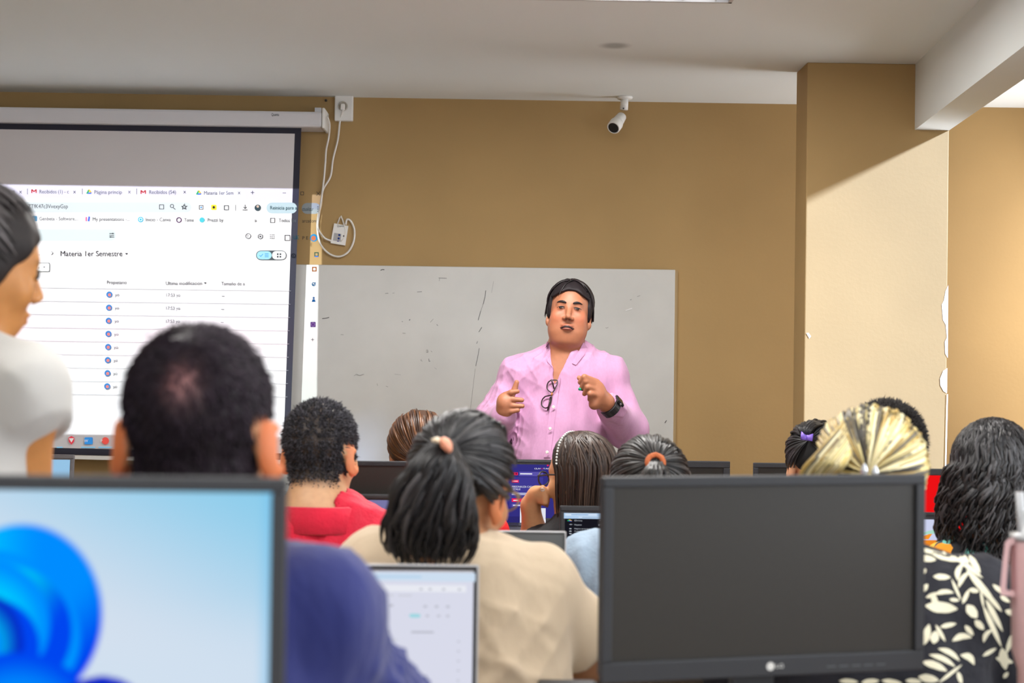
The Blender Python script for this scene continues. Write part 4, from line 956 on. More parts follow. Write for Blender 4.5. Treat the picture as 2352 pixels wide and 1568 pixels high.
    def trousers(s, m, h=.009):
        P = [(lambda p, f=s.torso[-1][0]: f(p)-.006, 0)]
        for a, k, an, t in s.legs: P += [(rc(a, k, .092, .068), .04), (rc(k, an+Vector((0, 0, .02)), .066, .055), .03)]
        P += [(plane((0, 0, s.P.z+.09), (0, 0, 1)), .01, '&')]
        lo, hi = s.bounds(); V, F = surf(fold(P), lo, hi, h); quick('trousers', V, F, m, s.o)
        for a, k, an, t in s.legs:
            f = fold([(rc(an-Vector((0, 0, .035)), t+(t-an).normalized()*.03-Vector((0, 0, 0)), .05, .038), 0), (plane((0, 0, .002), (0, 0, -1)), .004, '&')])
            l = [min(an[i], t[i])-.1 for i in range(3)]; u = [max(an[i], t[i])+.1 for i in range(3)]; V, F = surf(f, l, u, .008); quick('shoe', V, F, M_black, s.o)
def cap(body, thick, keep, col, name='hair', h=.005, wobble=.002, wf=90, extra=(), seed=5, m=None):
    """hair mass: the skull pushed out by thick where keep(q) (a signed field, negative = hair) allows"""
    hd = body.h; base = fold([(el(HC, tuple(HR)), 0), (el((0, .0, -.03), (.064, .07, .07)), .03)])
    wv = wob(wobble, wf, seed)
    def f(p):
        q = hd.loc(p); d = base(q)-thick; d = smax(d, keep(q), .012)
        for e in extra: d = smin(d, e[0](q), e[1])
        return (d+wv(q))*hd.k
    lo = [c-.24 for c in hd.c]; hi = [c+.24 for c in hd.c]; V, F = surf(f, lo, hi, h)
    C = np.tile(A3(col), (len(V), 1)); return quick(name, V, F, m or M_hairc, body.o, C), V, F
def head_hair_keep(q):
    """signed field, negative where a full head of hair grows"""
    x, y, z = np.abs(q[:, 0]), q[:, 1], q[:, 2]
    front = .062-z-np.clip((.02-y), -1, .075)*1.1      # hairline drops towards the nape
    front = np.maximum(front, -.085-z)
    return front
def jeans(): return mat('dark_trousers', (.03, .035, .05), .85, bump=.2, bscale=200)
STOOLS = []
def stool(b, label, z=None):
    c = b.P; zt = (b.P.z-.13) if z is None else z; r = tag(empty('stool', (c.x, c.y, 0)), label, 'stool', 'stools under the seated people')
    G().lathe([(.14, zt-.03), (.16, zt-.022), (.16, zt-.006), (.145, zt)], 24, M=Matrix.Translation((c.x, c.y, 0))).mk('seat', M_black2, r, smooth=False)
    for k in range(4):
        a = math.pi/4+k*math.pi/2; G().tube([(c.x+.11*math.cos(a), c.y+.11*math.sin(a), zt-.03), (c.x+.16*math.cos(a), c.y+.16*math.sin(a), .0)], .011, 8).mk('leg', M_metal, r)
def seated(px, py, Y, yaw=0, pitch=0, roll=0, k=1., neckoff=(0, -.03, -.205), lean=.06, bodyyaw=0., pz=.54, hk={}, **bk):
    """origin pixel of the head at plane Y -> a seated body under it, facing away"""
    hd = Head(at(px, py, Y), rot(yaw, pitch, roll), k, **hk); N = hd.c+Vector(neckoff)
    P = Vector((N.x, N.y-lean, pz)); return Body(hd, N, P, bodyyaw, **bk)
def rest_arms(b, ez=None, out=.06, fw=.09, reach=.16, both=(0, 1), r=(.048, .040, .028)):
    """upper arms down, forearms forward on the desk"""
    for i in both:
        x = -1 if i == 0 else 1; e = b.S[i]+b.X*(x*out*.4)+b.Y*fw; e.z = ez or max(DZ+.065, b.S[i].z-.27)
        w_ = e+b.Y*reach*.75-b.X*(x*.09); w_.z = DZ+.078
        b.arm(i, e, w_, b.simple_hand(w_, b.Y-b.X*x*.2, -x, curl=.10), r)
# ------------------------------------------------------------------ people
def spread_dir(th, ph): return Vector((math.sin(th)*math.cos(ph), math.sin(th)*math.sin(ph), math.cos(th)))
def pulled(L, hd, tie, n, cols, r=.0032, lift=.010, a0=(1.3, 2.3), jit=.02, phr=(0, 6.283), seg=11, frontal=-.25):
    """strands combed over the skull to the tie direction"""
    tie = Vector(tie).normalized(); u = tie.orthogonal().normalized(); v = tie.cross(u)
    for i in range(n):
        ph = random.uniform(*phr); al = random.uniform(*a0); s = tie*math.cos(al)+(u*math.cos(ph)+v*math.sin(ph))*math.sin(al)
        if s.y > .55 and s.z < .55: continue
        if s.z < -.62: continue
        if random.random() < .35: al2 = al*random.uniform(.45, .9); s = tie*math.cos(al2)+(u*math.cos(ph)+v*math.sin(ph))*math.sin(al2)
        lf = lift*random.uniform(.7, 1.25); sg = random.uniform(-jit, jit); pts = []
        for k in range(seg):
            t = k/(seg-1); d = slerp(s, tie, t*.97); w_ = tie.cross(d); d = d+w_*sg*math.sin(t*6)
            pts.append(hd.w(onhead(d, lf+.004*math.sin(t*3.14))))
        L.add(pts, r*random.uniform(.7, 1.4)*hd.k, random.choice(cols) if not callable(cols) else cols(s), 5, root=.12)
def hang(L, pts_px, n, cols, r=.004, waves=0., wfreq=3., depth=.05, Ywob=0., tip=.3, seg=14, power=1.):
    """locks filling a px-described band: rows of (x_left, x_right, y, Y)"""
    rows = pts_px
    for i in range(n):
        u = random.random(); dz = random.uniform(-1, 1); ph = random.uniform(0, 6.28); f = wfreq*random.uniform(.8, 1.25); end = random.uniform(.78, 1.0); P = []
        for k in range(seg):
            t = k/(seg-1)*end*(len(rows)-1); j = min(int(t), len(rows)-2); s = t-j; a, b = rows[j], rows[j+1]
            xl, xr, y, Y = [a[m]+(b[m]-a[m])*s for m in range(4)]; uu = u+.03*math.sin(k*.9+ph)
            g = k/(seg-1); x = xl+(xr-xl)*uu; bulge = math.sqrt(max(0, 1-(2*uu-1)**2))
            p = at(x, y, Y-depth*bulge*(.55+.45*dz)); p += Vector((math.sin(g*f*6.28+ph), math.cos(g*f*6.28+ph)*.7, 0))*waves*min(1, g*2.5+.2); P.append(p)
        L.add(P, r*random.uniform(.65, 1.35), shade(random.choice(cols), .3), 5, tip=tip)

# ---- man in navy, thinning dark hair (nearest, left)
b = seated(458, 990, 1.62, yaw=-2, pitch=-4, k=1.03, neckoff=(0, -.035, -.215), lean=.02, hk=dict(ear=.35, neck=1.06), sw=.185, girth=1.07, belly=1.15, drop=.04, pz=.55)
b.S[1] = at(706, 1426, 1.62); b.S[0] = at(209, 1426, 1.62)
e = at(890, 1725, 1.76); w_ = Vector((at(850, 1738, 2.02).x, 1.98, DZ+.085)); b.arm(1, e, w_, b.simple_hand(w_, (-.3, .6, 0), 1, curl=.1), (.051, .051, .034))
e = b.S[0]+Vector((-.05, .14, -.26)); w_ = Vector((e.x+.08, 1.98, DZ+.085)); b.arm(0, e, w_, b.simple_hand(w_, (.1, .6, 0), -1, curl=.1), (.060, .050, .034)); b.sit(fwd=.36)
WH = A3((.0, -.075, .085))       # hair whorl, thin there
def thin(q): return np.exp(-(((q-A3((.004, -.090, .046)))/A3((.016, .05, .020)))**2).sum(1))
def nape(q): return np.clip((q[:, 2]+.100)/.03, 0, 1)
def mask_short(q):
    x, y, z = np.abs(q[:, 0]), q[:, 1], q[:, 2]; m = nape(q)*(y < .085)
    m = m*np.where((y > .0) & (z < .055-.0*y), np.clip((z+.045)/.02, 0, 1)*(y < .055), 1)
    m = m*np.where((x > .066) & (z < .02) & (z > -.065) & (y > -.045), 0, 1); return m*np.where((z < -.05) & (y > -.035), 0, 1)
def cf(q, V, C):
    m = (mask_short(q)*(np.linalg.norm(q, axis=1) < .19))[:, None]; t = thin(q)[:, None]*.75
    hair = A3((.014, .008, .013)); scalp = A3((.42, .17, .17)); C = C*(1-m)+(hair*(1-t)+scalp*t)*m  # pink scalp at the whorl; its pink highlight is in the colour too
    ear = ((np.abs(q[:, 0]) > .073) & (np.abs(q[:, 2]+.02) < .045) & (q[:, 1] > -.06))[:, None]; return np.where(ear, C*A3((1.25, .80, .62)), C)
b.build('man in a navy shirt with thinning dark hair, seen from behind', h=.0045, skin=(.50, .22, .10), colfn=cf)
navy = mat('navy_cloth', srgb(24, 34, 102), .85, var=.15, vscale=9, bump=.25, bscale=40, stretch=(1, 1, .35), sheen=.2)
b.shirt(navy, sleeve=(.95, .97), neck=.068, flare=.016, h=.006, wobble=.003, wf=24, folds=.014, slk=.05); b.trousers(jeans())
N_ = normals(b.V, b.F)
spikes('hair', b.h, b.V, N_, lambda q: mask_short(q)*(1-.72*thin(q)), 17000, .0095, .0011,
       lambda q: (q-WH)*A3((1, .6, 1))+A3((0, 0, -.02)), lambda q, r: (np.tile(A3((.016, .010, .016)), (len(q), 1))*r.uniform(.4, 2.6, (len(q), 1)))+thin(q)[:, None]*A3((.10, .045, .05)), b.o, rise=.16)  # tufts round the whorl carry the same highlight pink
stool(b, 'black stool under the man in navy')

# ---- man in the red polo
b = seated(737, 1036, 3.45, yaw=-14, pitch=-4, k=1.06, neckoff=(.012, -.03, -.185), lean=.03, hk=dict(ear=.25, neck=1.10), sw=.175, girth=1.05, drop=.055)
rest_arms(b); b.sit()
def cf(q, V, C):
    m = (mask_short(q)*np.clip((q[:, 2]+.085)/.03, 0, 1)*(np.linalg.norm(q, axis=1) < .19))[:, None]*.94; C = C*(1-m)+A3((.014, .013, .015))*m
    ear = ((np.abs(q[:, 0]) > .072) & (np.abs(q[:, 2]+.02) < .045))[:, None]; return np.where(ear, C*A3((1.15, .72, .6)), C)
b.build('man in a red polo shirt with short curly black hair and bare neck', h=.005, skin=(.62, .36, .20), colfn=cf)
red = mat('red_pique', srgb(205, 8, 50), .85, var=.12, vscale=20, bump=.2, bscale=60, sheen=.2)
b.shirt(red, name='polo_shirt', sleeve=(.8, .8), neck=.080)
def collar(b, m, r0, r1, z0, z1, name='collar', cy=0., gap=None, tilt=0., thick=.006, n=40, parent=None):
    """folded collar ring round the neck base"""
    pr = [(r0, z1-.006), (r0+.004, z1), (r0+.010, z1-.003), (r1, z0), (r1-.004, z0-.003), (r0+.001, z1-.014)]
    v = []; f = []; K = len(pr); a0, a1 = (0, 2*math.pi) if gap is None else (math.pi/2+gap, math.pi/2+2*math.pi-gap)
    for k in range(n+1):
        a = a0+(a1-a0)*k/n
        for (r, z) in pr: p = b.N+b.X*(r*math.cos(a))+b.Y*(r*math.sin(a)+cy)+Vector((0, 0, z-tilt*math.sin(a))); v.append(p)
    for k in range(n):
        for j in range(K): f.append((k*K+j, (k+1)*K+j, (k+1)*K+(j+1) % K, k*K+(j+1) % K))
    return mk(name, v, f, m, parent or b.o, smooth=True)
collar(b, red, .089, .114, -.002, .058, gap=.25, cy=-.010, tilt=.006)
b.trousers(jeans()); N_ = normals(b.V, b.F)
spikes('hair', b.h, b.V, N_, lambda q: mask_short(q)*np.clip((q[:, 2]+.085)/.04, 0, 1), 11000, .0105, .0012, lambda q: np.sin(q*260)+A3((0, 0, -.3)),
       lambda q, r: np.tile(A3((.016, .015, .018)), (len(q), 1))*r.uniform(.4, 4.2, (len(q), 1))**1.3, b.o, rise=.6, seed=4)
stool(b, 'black stool under the man in red')

# ---- generic pulled-back woman builder
def woman(label, px, py, Y, yaw, pitch, roll, k, hair, tie, skin, shirtm, sleeve=(.7, .7), n=420, lift=.011, capc=None, h=.006, thick=.011, sw=.155, neckoff=(0, -.03, -.195), keep=head_hair_keep, colfn=None, strand=.0032, lean=.04, bodyyaw=0, arms=True, girth=.95, capx=(), **kw):
    b = seated(px, py, Y, yaw, pitch, roll, k, neckoff=neckoff, lean=lean, bodyyaw=bodyyaw, sw=sw, girth=girth, hk=kw)
    if arms: rest_arms(b, out=-.02); b.sit()
    if not arms: return b
    finish(b, label, skin, shirtm, sleeve, h, colfn); comb(b, hair, tie, n, lift, capc, thick, keep, strand, capx); return b
def finish(b, label, skin, shirtm, sleeve=(.7, .7), h=.006, colfn=None, **kw):
    b.build(label, h=h, skin=skin, colfn=colfn); b.shirt(shirtm, name='blouse', sleeve=sleeve, **kw); b.trousers(jeans())
def comb(b, hair, tie, n=420, lift=.011, capc=None, thick=.011, keep=head_hair_keep, strand=.0032, capx=(), more=None):
    c = capc or tuple(x*.55 for x in hair[0]); o, V, F = cap(b, thick-.004, keep, c, name='hair', extra=capx)
    L = Locks(); pulled(L, b.h, tie, n, lambda s: shade(random.choice(hair), .35), strand, lift)
    if more: more(L)
    L.mk('hair_strands', M_hair, b.o); return o

# ---- brown-haired woman, row by the teacher
b = woman('woman with smooth brown pulled-back hair and red top in the second row', 962, 1040, 4.30, 8, -2, 0, 1.05, [(.085, .030, .009), (.13, .05, .016), (.05, .018, .007)], (0, -.75, -.45), (.58, .26, .14), mat('scarlet_cloth', srgb(215, 15, 25), .8), sw=.185, n=480, sleeve=(.7, .7), neckoff=(.015, -.03, -.20))
stool(b, 'black stool under the brown-haired woman')
G().tube([b.h.w((.0, -.125, -.03)), b.h.w((.0, -.15, -.06)), b.h.w((.0, -.15, -.16))], [.022, .02, .008], 10).mk('ponytail', mat('brown_hair', (.07, .026, .009), .4), b.o, smooth=True)

# ---- woman in beige with the long black ponytail
b = seated(1062, 1118, 2.55, yaw=-24, pitch=-14, roll=6, k=1.02, neckoff=(.012, -.05, -.175), lean=.02, sw=.175, girth=1.08, belly=1.1, drop=.03, bodyyaw=-3)
b.S[0] = at(872, 1328, 2.55); b.S[1] = at(1226, 1358, 2.53)
e = at(1352, 1500, 2.62); w_ = Vector((at(1300, 1540, 2.8).x, 2.79, DZ+.082)); b.arm(1, e, w_, b.simple_hand(w_, (-.4, 1, 0), -1, curl=.1), (.055, .048, .031))
e = at(810, 1520, 2.64); w_ = Vector((at(860, 1545, 2.8).x, 2.79, DZ+.082)); b.arm(0, e, w_, b.simple_hand(w_, (.3, 1, 0), 1, curl=.1), (.055, .048, .031)); b.sit()
beige = mat('beige_cloth', srgb(205, 185, 158), .9, var=.06, vscale=8, bump=.35, bscale=10, stretch=(1, 1, .4), sheen=.15)
def cf(q, V, C):
    ear = ((np.abs(q[:, 0]) > .07) & (np.abs(q[:, 2]+.02) < .045))[:, None]; return np.where(ear, C*A3((1.15, .8, .65)), C)
b.build('woman in a beige blouse with a long black ponytail', h=.005, skin=(.50, .24, .12), colfn=cf)
b.shirt(beige, name='blouse', sleeve=(.80, .80), neck=.066, flare=.026, t=.014, wobble=.003, wf=22, folds=.0075); b.trousers(jeans())
bk = [(.010, .010, .012), (.022, .021, .023), (.060, .056, .060), (.012, .011, .013)]
tie = (-.30, -.78, .55)
tie = (b.h.R.transposed() @ ((at(1012, 1022, 2.42)-b.h.w(HC)))).normalized()
def pony(L):
    hang(L, [(996, 1034, 1012, 2.40), (958, 1052, 1062, 2.37), (915, 1075, 1130, 2.37), (882, 1088, 1200, 2.38), (888, 1085, 1250, 2.40), (925, 1062, 1300, 2.42)], 260, bk, r=.0052, waves=.012, wfreq=1.2, depth=.05, tip=.2)
    hang(L, [(996, 1034, 1014, 2.42), (965, 1048, 1062, 2.42), (925, 1072, 1130, 2.42), (892, 1080, 1200, 2.43), (898, 1078, 1250, 2.44), (930, 1062, 1285, 2.45)], 130, bk, r=.0075, waves=.003, wfreq=1., depth=.02, tip=.5)
comb(b, bk, tie, 560, .012, (.010, .010, .011), .012, strand=.0036, more=pony)
cl = tag(empty('hair_clip', at(1018, 1030, 2.38)), 'peach and cream claw clip gripping the black ponytail', 'hair clip')
def shellpoly(name, pts, Y, t, m, parent, bulge=.008):
    c = Vector((sum(p[0] for p in pts)/len(pts), sum(p[1] for p in pts)/len(pts), 0)); n = len(pts)
    a = [at(x, y, Y) for x, y in pts]; i_ = [at(c.x+(x-c.x)*.55, c.y+(y-c.y)*.55, Y-bulge) for x, y in pts]; bk_ = [p+Vector((0, t, 0)) for p in a]
    v = a+i_+bk_; f = [tuple(range(n, 2*n))[::-1], tuple(range(2*n, 3*n))]
    for k in range(n): j = (k+1) % n; f += [(k, n+k, n+j, j), (k, j, 2*n+j, 2*n+k)]
    o = mk(name, v, f, m, parent, smooth=True); return o
peach = mat('peach_plastic', srgb(236, 160, 130), .35); cream = mat('cream_plastic', srgb(225, 205, 175), .4)
shellpoly('clip_leaf', [(1008, 1008), (1020, 1004), (1032, 1010), (1038, 1020), (1039, 1034), (1034, 1041), (1024, 1038), (1012, 1026)], 2.318, .02, peach, cl)
shellpoly('clip_spring', [(990, 1008), (1004, 1004), (1012, 1008), (1014, 1018), (1004, 1018), (992, 1014)], 2.322, .02, cream, cl)
g_ = tag(empty('eyeglasses', b.h.w((.0, .1, 0))), 'thin-framed glasses worn by the ponytailed woman, one temple showing', 'glasses')
G().tube([b.h.w((.083, -.005, .005)), b.h.w((.083, .05, .01)), b.h.w((.068, .105, .008))], .0022, 6).mk('temple', mat('amber_plastic', (.25, .16, .06), .3), g_, smooth=True)
G().tube([b.h.w((-.083, -.005, .005)), b.h.w((-.083, .05, .01)), b.h.w((-.068, .105, .008))], .0022, 6).mk('temple', MATS['amber_plastic'], g_, smooth=True)
for x in (-1, 1): G().tube([b.h.w((x*.036+.026*math.cos(t*.524), .112, .0+.02*math.sin(t*.524))) for t in range(12)], .002, 6, closed=True).mk('rim', MATS['amber_plastic'], g_, smooth=True)
stool(b, 'black stool under the woman in beige')

# ---- woman with the beaded headband, hand at her chin
b = seated(1333, 1092, 4.20, yaw=52, pitch=-6, roll=0, k=1.0, neckoff=(.03, -.01, -.195), lean=.03, sw=.14, girth=.88, bodyyaw=4)
E_ = at(1228, 1232, 4.27); H_ = at(1218, 1160, 4.24); hp = []
hp += [(rc(H_, at(1232, 1135, 4.22), .024, .026), .02), (rc(at(1226, 1140, 4.22), at(1240, 1130, 4.20), .018), .015)]
for x0, y0, x1, y1, x2, y2 in ((1232, 1128, 1246, 1121, 1258, 1128), (1236, 1136, 1250, 1130, 1260, 1138), (1240, 1145, 1252, 1142, 1258, 1150), (1243, 1153, 1252, 1153, 1256, 1160)):
    hp += [(rc(at(x0, y0, 4.20), at(x1, y1, 4.185), .0095, .009), .006), (rc(at(x1, y1, 4.185), at(x2, y2, 4.20), .009, .0075), .004)]
hp += [(rc(at(1224, 1140, 4.23), at(1238, 1150, 4.25), .012, .010), .01), (rc(at(1238, 1150, 4.25), at(1252, 1143, 4.26), .010, .008), .005)]
b.arm(0, E_, H_, hp, (.044, .040, .027)); rest_arms(b, both=(1,)); b.sit()
finish(b, 'woman in dark glasses with long brown hair and beaded headband', (.56, .27, .13), mat('black_cloth', (.012, .012, .014), .85), (.75, .75))
br = [(.030, .016, .011), (.048, .028, .020), (.018, .010, .008), (.075, .048, .036)]
cap(b, .010, lambda q: np.maximum(.055-q[:, 2]-np.clip(.045-q[:, 1], -1, .06)*1.6, -.12-q[:, 2]), br[0], name='hair')
L = Locks()
for i in range(520):
    th = random.uniform(-2.6, 2.6)-math.pi/2; top = Vector((random.uniform(-.25, .25), random.uniform(-.3, .45), 1)); sd = Vector((math.cos(th), math.sin(th), -.05))
    if sd.y > .45: continue
    pts = [b.h.w(onhead(slerp(top, sd, t/6), .011+.004*math.sin(i))) for t in range(7)]; e_ = pts[-1]; out = (e_-b.h.w((0, -.01, e_.z*0))); end = random.uniform(.12, .165)
    for t in range(1, 7): pts.append(e_+Vector((math.sin(t*.8+i)*.002, math.cos(t*.7+i)*.002, -end*t/6))+Vector((b.h.c.x-e_.x, b.h.c.y-e_.y, 0))*.10*t/6)
    L.add(pts, .0034*random.uniform(.6, 1.4), shade(random.choice(br), .3), 5)
L.mk('hair_strands', M_hair, b.o)
hb = tag(empty('headband', b.h.w((0, .02, .13))), 'thin headband of small white beads on long brown hair', 'headband')
def hbp(t): return b.h.w(onhead(Vector((math.sin(t), .28, math.cos(t))), .0165))
G().tube([hbp(-1.6+3.2*k/24) for k in range(25)], .0022, 6).mk('band', M_black, hb, smooth=True)
g = G()
for k in range(30):
    c = hbp(-1.45+2.9*k/29); g.lathe([(.0012, -.003), (.003, -.0015), (.003, .0015), (.0012, .003)], 8, M=Matrix.Translation(c+(c-b.h.w(HC)).normalized()*.002))
o = g.mk('bead', mat('white_bead', (.85, .85, .82), .3), hb, smooth=True); o['kind'] = 'stuff'
gl = tag(empty('eyeglasses', b.h.w((0, .11, 0))), 'dark-framed glasses on the woman with the headband', 'glasses')
for x in (-1, 1):
    G().tube([b.h.w((x*.036+.027*math.cos(t*.524), .112-.004*abs(math.cos(t*.524)), -.002+.021*math.sin(t*.524))) for t in range(12)], .0026, 6, closed=True).mk('rim', M_black, gl, smooth=True)
    G().tube([b.h.w((x*.083, -.005, .008)), b.h.w((x*.08, .06, .01)), b.h.w((x*.064, .108, .008))], .0025, 6).mk('temple', M_black, gl, smooth=True)
G().tube([b.h.w((-.009, .112, .004)), b.h.w((.009, .112, .004))], .0025, 6).mk('bridge', M_black, gl)
tag(G().tube([at(1246+4*math.cos(t*.524), 1124+3.2*math.sin(t*.524), 4.176) for t in range(12)], .0012, 6, closed=True).mk('finger_ring', M_alu, smooth=True), 'slim silver ring on the hand held at the chin', 'ring')
stool(b, 'black stool under the woman with the headband')

# ---- woman with the orange hair tie, light blue top (top of head above the monitor)
dk2 = [(.012, .011, .012), (.03, .028, .028), (.075, .07, .068), (.016, .015, .015)]
b = seated(1490, 1130, 3.45, yaw=0, pitch=-8, k=1.04, neckoff=(-.01, -.03, -.20), lean=.05, sw=.17, girth=1.0, drop=.035)
b.S[0] = at(1352, 1300, 3.45); rest_arms(b); b.sit()
finish(b, 'woman with black hair in an orange tie, mostly hidden by the off monitor', (.55, .28, .15), mat('pale_blue_cloth', srgb(150, 170, 190), .85, var=.1, vscale=12, bump=.3, bscale=30), (.8, .8))
tie = (b.h.R.transposed() @ (at(1505, 1063, 3.34)-b.h.w(HC))).normalized()
comb(b, dk2, tie, 560, .012, (.011, .010, .011), .013, strand=.0030, more=lambda L: hang(L, [(1494, 1520, 1062, 3.31), (1478, 1532, 1085, 3.28), (1475, 1535, 1140, 3.29), (1485, 1525, 1210, 3.30)], 60, dk2, r=.005, waves=.002, depth=.03))
tc_ = b.h.w(onhead(tie, .018)); tn = (tc_-b.h.w(HC)).normalized(); u_ = tn.orthogonal().normalized(); v_ = tn.cross(u_)
tag(G().tube([tc_+(u_*math.cos(t*.42)+v_*math.sin(t*.42))*.019+tn*.002*math.sin(t*3) for t in range(15)], .0065, 8, closed=True).mk('hair_tie', mat('orange_elastic', srgb(205, 110, 62), .7, bump=.5, bscale=300), smooth=True), 'orange elastic hair tie on the black hair above the off monitor', 'hair tie')
stool(b, 'black stool under the woman with the orange hair tie')

# ---- blonde woman in the black and cream print
b = seated(1995, 1108, 2.62, yaw=3, pitch=-6, k=1.07, neckoff=(.01, -.035, -.225), lean=.0, sw=.19, girth=1.12, belly=1.1, drop=.035)
b.S[1] = at(2238, 1392, 2.60); b.S[0] = at(1768, 1385, 2.60)
e = at(2318, 1590, 2.68); w_ = Vector((e.x-.06, 2.88, DZ+.085)); b.arm(1, e, w_, b.simple_hand(w_, (-.2, 1, 0), -1, curl=.1), (.060, .052, .032))
e = at(1700, 1590, 2.68); w_ = Vector((e.x+.06, 2.88, DZ+.085)); b.arm(0, e, w_, b.simple_hand(w_, (.2, 1, 0), 1, curl=.1), (.060, .052, .032)); b.sit()
pm = mat('black_blouse_cloth', srgb(22, 22, 32), .85, bump=.2, bscale=60)
finish(b, 'blonde woman in a black blouse with cream leaf print', (.60, .32, .18), pm, (.9, .9), flare=.024, t=.014, wobble=.005, wf=22, h=.006)
from mathutils.bvhtree import BVHTree
def tree_of(o): return BVHTree.FromPolygons([v.co[:] for v in o.data.vertices], [p.vertices[:] for p in o.data.polygons])
def cast(tree, x, y, off, far):
    o_ = Vector((0, 0, CAMZ)); d = (at(x, y, 1)-o_).normalized(); h_ = tree.ray_cast(o_+d*far, d); return (h_[0]-d*off) if h_[0] else None
bl_o = [c for c in b.o.children if c.name.startswith('blouse')][0]; btree = tree_of(bl_o); lg = G()
def leaf(cx, cy, ln, wd, ang, cv=0., n=9):
    """one printed leaf lying on the cloth under the traced outline (crop pixels)"""
    a = math.radians(ang); L1 = []; L2 = []; C_ = []
    for k in range(n):
        t = -1+2*k/(n-1); w_ = wd/2*max(.12, (1-abs(t)**2.6))*(1.0 if t < 0 else .92); x, y = t*ln/2, cv*ln*(t*t-.4)*.5
        for out, s in ((L1, -1), (L2, 1), (C_, 0)):
            xx, yy = x, y+s*w_; out.append((2080+(cx+xx*math.cos(a)-yy*math.sin(a))/3.213, 1080+(cy+xx*math.sin(a)+yy*math.cos(a))/3.213))
    R_ = [[cast(btree, x, y, .0016, 1.5) for x, y in row] for row in (L1, C_, L2)]
    v = []; f = []; id_ = {}
    for i_, row in enumerate(R_):
        for k, p_ in enumerate(row):
            if p_ is not None: id_[(i_, k)] = len(v); v.append(p_)
    for i_ in (0, 1):
        for k in range(n-1):
            q_ = [(i_, k), (i_, k+1), (i_+1, k+1), (i_+1, k)]
            if all(t in id_ for t in q_):
                ys = [v[id_[t]].y for t in q_]
                if max(ys)-min(ys) < .05: f.append([id_[t] for t in q_])
    if f: lg.add(v, f)
for t in ((268, 785, 125, 45, 3), (140, 868, 75, 42, -50), (130, 745, 55, 42, -40), (395, 745, 135, 44, -72, .3), (425, 800, 145, 36, -55, .2), (285, 900, 140, 36, -5, .2), (195, 920, 95, 30, -22),
          (265, 1010, 235, 86, 6), (215, 960, 110, 46, 70), (445, 930, 115, 32, -65), (505, 885, 75, 36, 12), (360, 955, 72, 28, 6), (490, 1040, 120, 74, 52), (155, 1210, 155, 60, -76), (215, 1230, 95, 66, -80),
          (258, 1200, 140, 30, 60), (315, 1142, 120, 36, -12), (415, 1232, 145, 50, -10, .3), (470, 1180, 95, 40, 50), (325, 1350, 180, 42, 30, .2), (275, 1395, 210, 42, 25, .15), (215, 1440, 195, 56, 20, .1), (465, 1385, 125, 52, 35, .4),
          (330, 1500, 215, 26, -38), (170, 1535, 150, 62, 10), (400, 1530, 95, 36, 72), (600, 1215, 115, 36, -55, .3), (640, 1150, 330, 40, 66), (655, 1070, 265, 42, 62), (650, 970, 185, 36, 50), (560, 860, 340, 52, 50), (780, 1050, 95, 46, 20),
          (735, 950, 85, 32, 32), (770, 1270, 170, 38, -72), (620, 1340, 115, 32, -30), (725, 1390, 160, 70, 80), (730, 1400, 130, 50, 15), (825, 1330, 140, 32, -75), (830, 1195, 110, 26, 2), (740, 1510, 55, 32, -50),
          (190, 585, 230, 64, 16), (300, 640, 220, 52, 14), (160, 650, 130, 50, 8), (420, 640, 125, 50, 38), (510, 690, 155, 46, 58), (450, 700, 300, 36, 38), (375, 880, 170, 22, 66), (565, 950, 130, 20, 80), (545, 1140, 95, 50, 45),
          (60, 1555, 120, 40, 5), (-100, 1560, 150, 40, 8), (-260, 1558, 130, 44, -6), (-420, 1556, 140, 40, 4), (-20, 1300, 120, 50, 40), (-60, 1000, 140, 50, -40), (690, 880, 120, 34, 40)): leaf(*t)
lp = lg.mk('leaf_print', mat('cream_print', srgb(222, 216, 190), .85), b.o, smooth=True); lp['kind'] = 'stuff'
bl3 = [srgb(214, 198, 140), srgb(196, 172, 104), srgb(232, 222, 180), srgb(168, 140, 78), srgb(205, 190, 140)]; dkb = [srgb(72, 64, 52), srgb(50, 46, 40), srgb(96, 88, 72)]
tie = (b.h.R.transposed() @ (at(1992, 1092, 2.48)-b.h.w(HC))).normalized()
def bcol(s):
    x = s.x+.05; dark = (math.sin(x*19)+math.sin(x*41+1.)*.7) > .75 or (s.z > .8 and random.random() < .35)
    return shade(random.choice(dkb if dark else bl3), .15)
o, V, F = cap(b, .010, head_hair_keep, srgb(130, 112, 70), name='hair'); L = Locks(); pulled(L, b.h, tie, 900, bcol, .0030, .013, a0=(1.2, 2.4))
for i in range(240):     # loose hair swept out to the left shoulder
    u = random.random(); P = [b.h.w(onhead((-.45+.5*u-.1, -.35-.3*u, .85-.35*u), .012)), at(1930+34*u-6*random.random(), 985+50*u, 2.55-.03*u), at(1878+60*u, 1040+30*u, 2.53-.02*u), at(1842+75*u, 1082+10*u, 2.54), at(1838+85*u, 1120, 2.55), at(1850+80*u, 1230, 2.55)]
    L.add(smooth_path(P, 4), .0036*random.uniform(.6, 1.4), shade(random.choice(bl3+[dkb[2]]), .15), 5)
for i in range(90):
    u = random.random(); P = [b.h.w(onhead((.55+.3*u, -.5, .35), .012)), at(2090+12*u, 1020, 2.56), at(2098+10*u, 1070, 2.55), at(2085+15*u, 1150, 2.54), at(2080+15*u, 1230, 2.53)]
    L.add(smooth_path(P, 4), .0036*random.uniform(.6, 1.4), shade(random.choice(bl3), .15), 5)
hang(L, [(1980, 2012, 1088, 2.475), (1972, 2020, 1130, 2.46), (1965, 2030, 1220, 2.47)], 50, bl3, r=.004, waves=.001, depth=.02)
L.mk('hair_strands', M_hair, b.o)
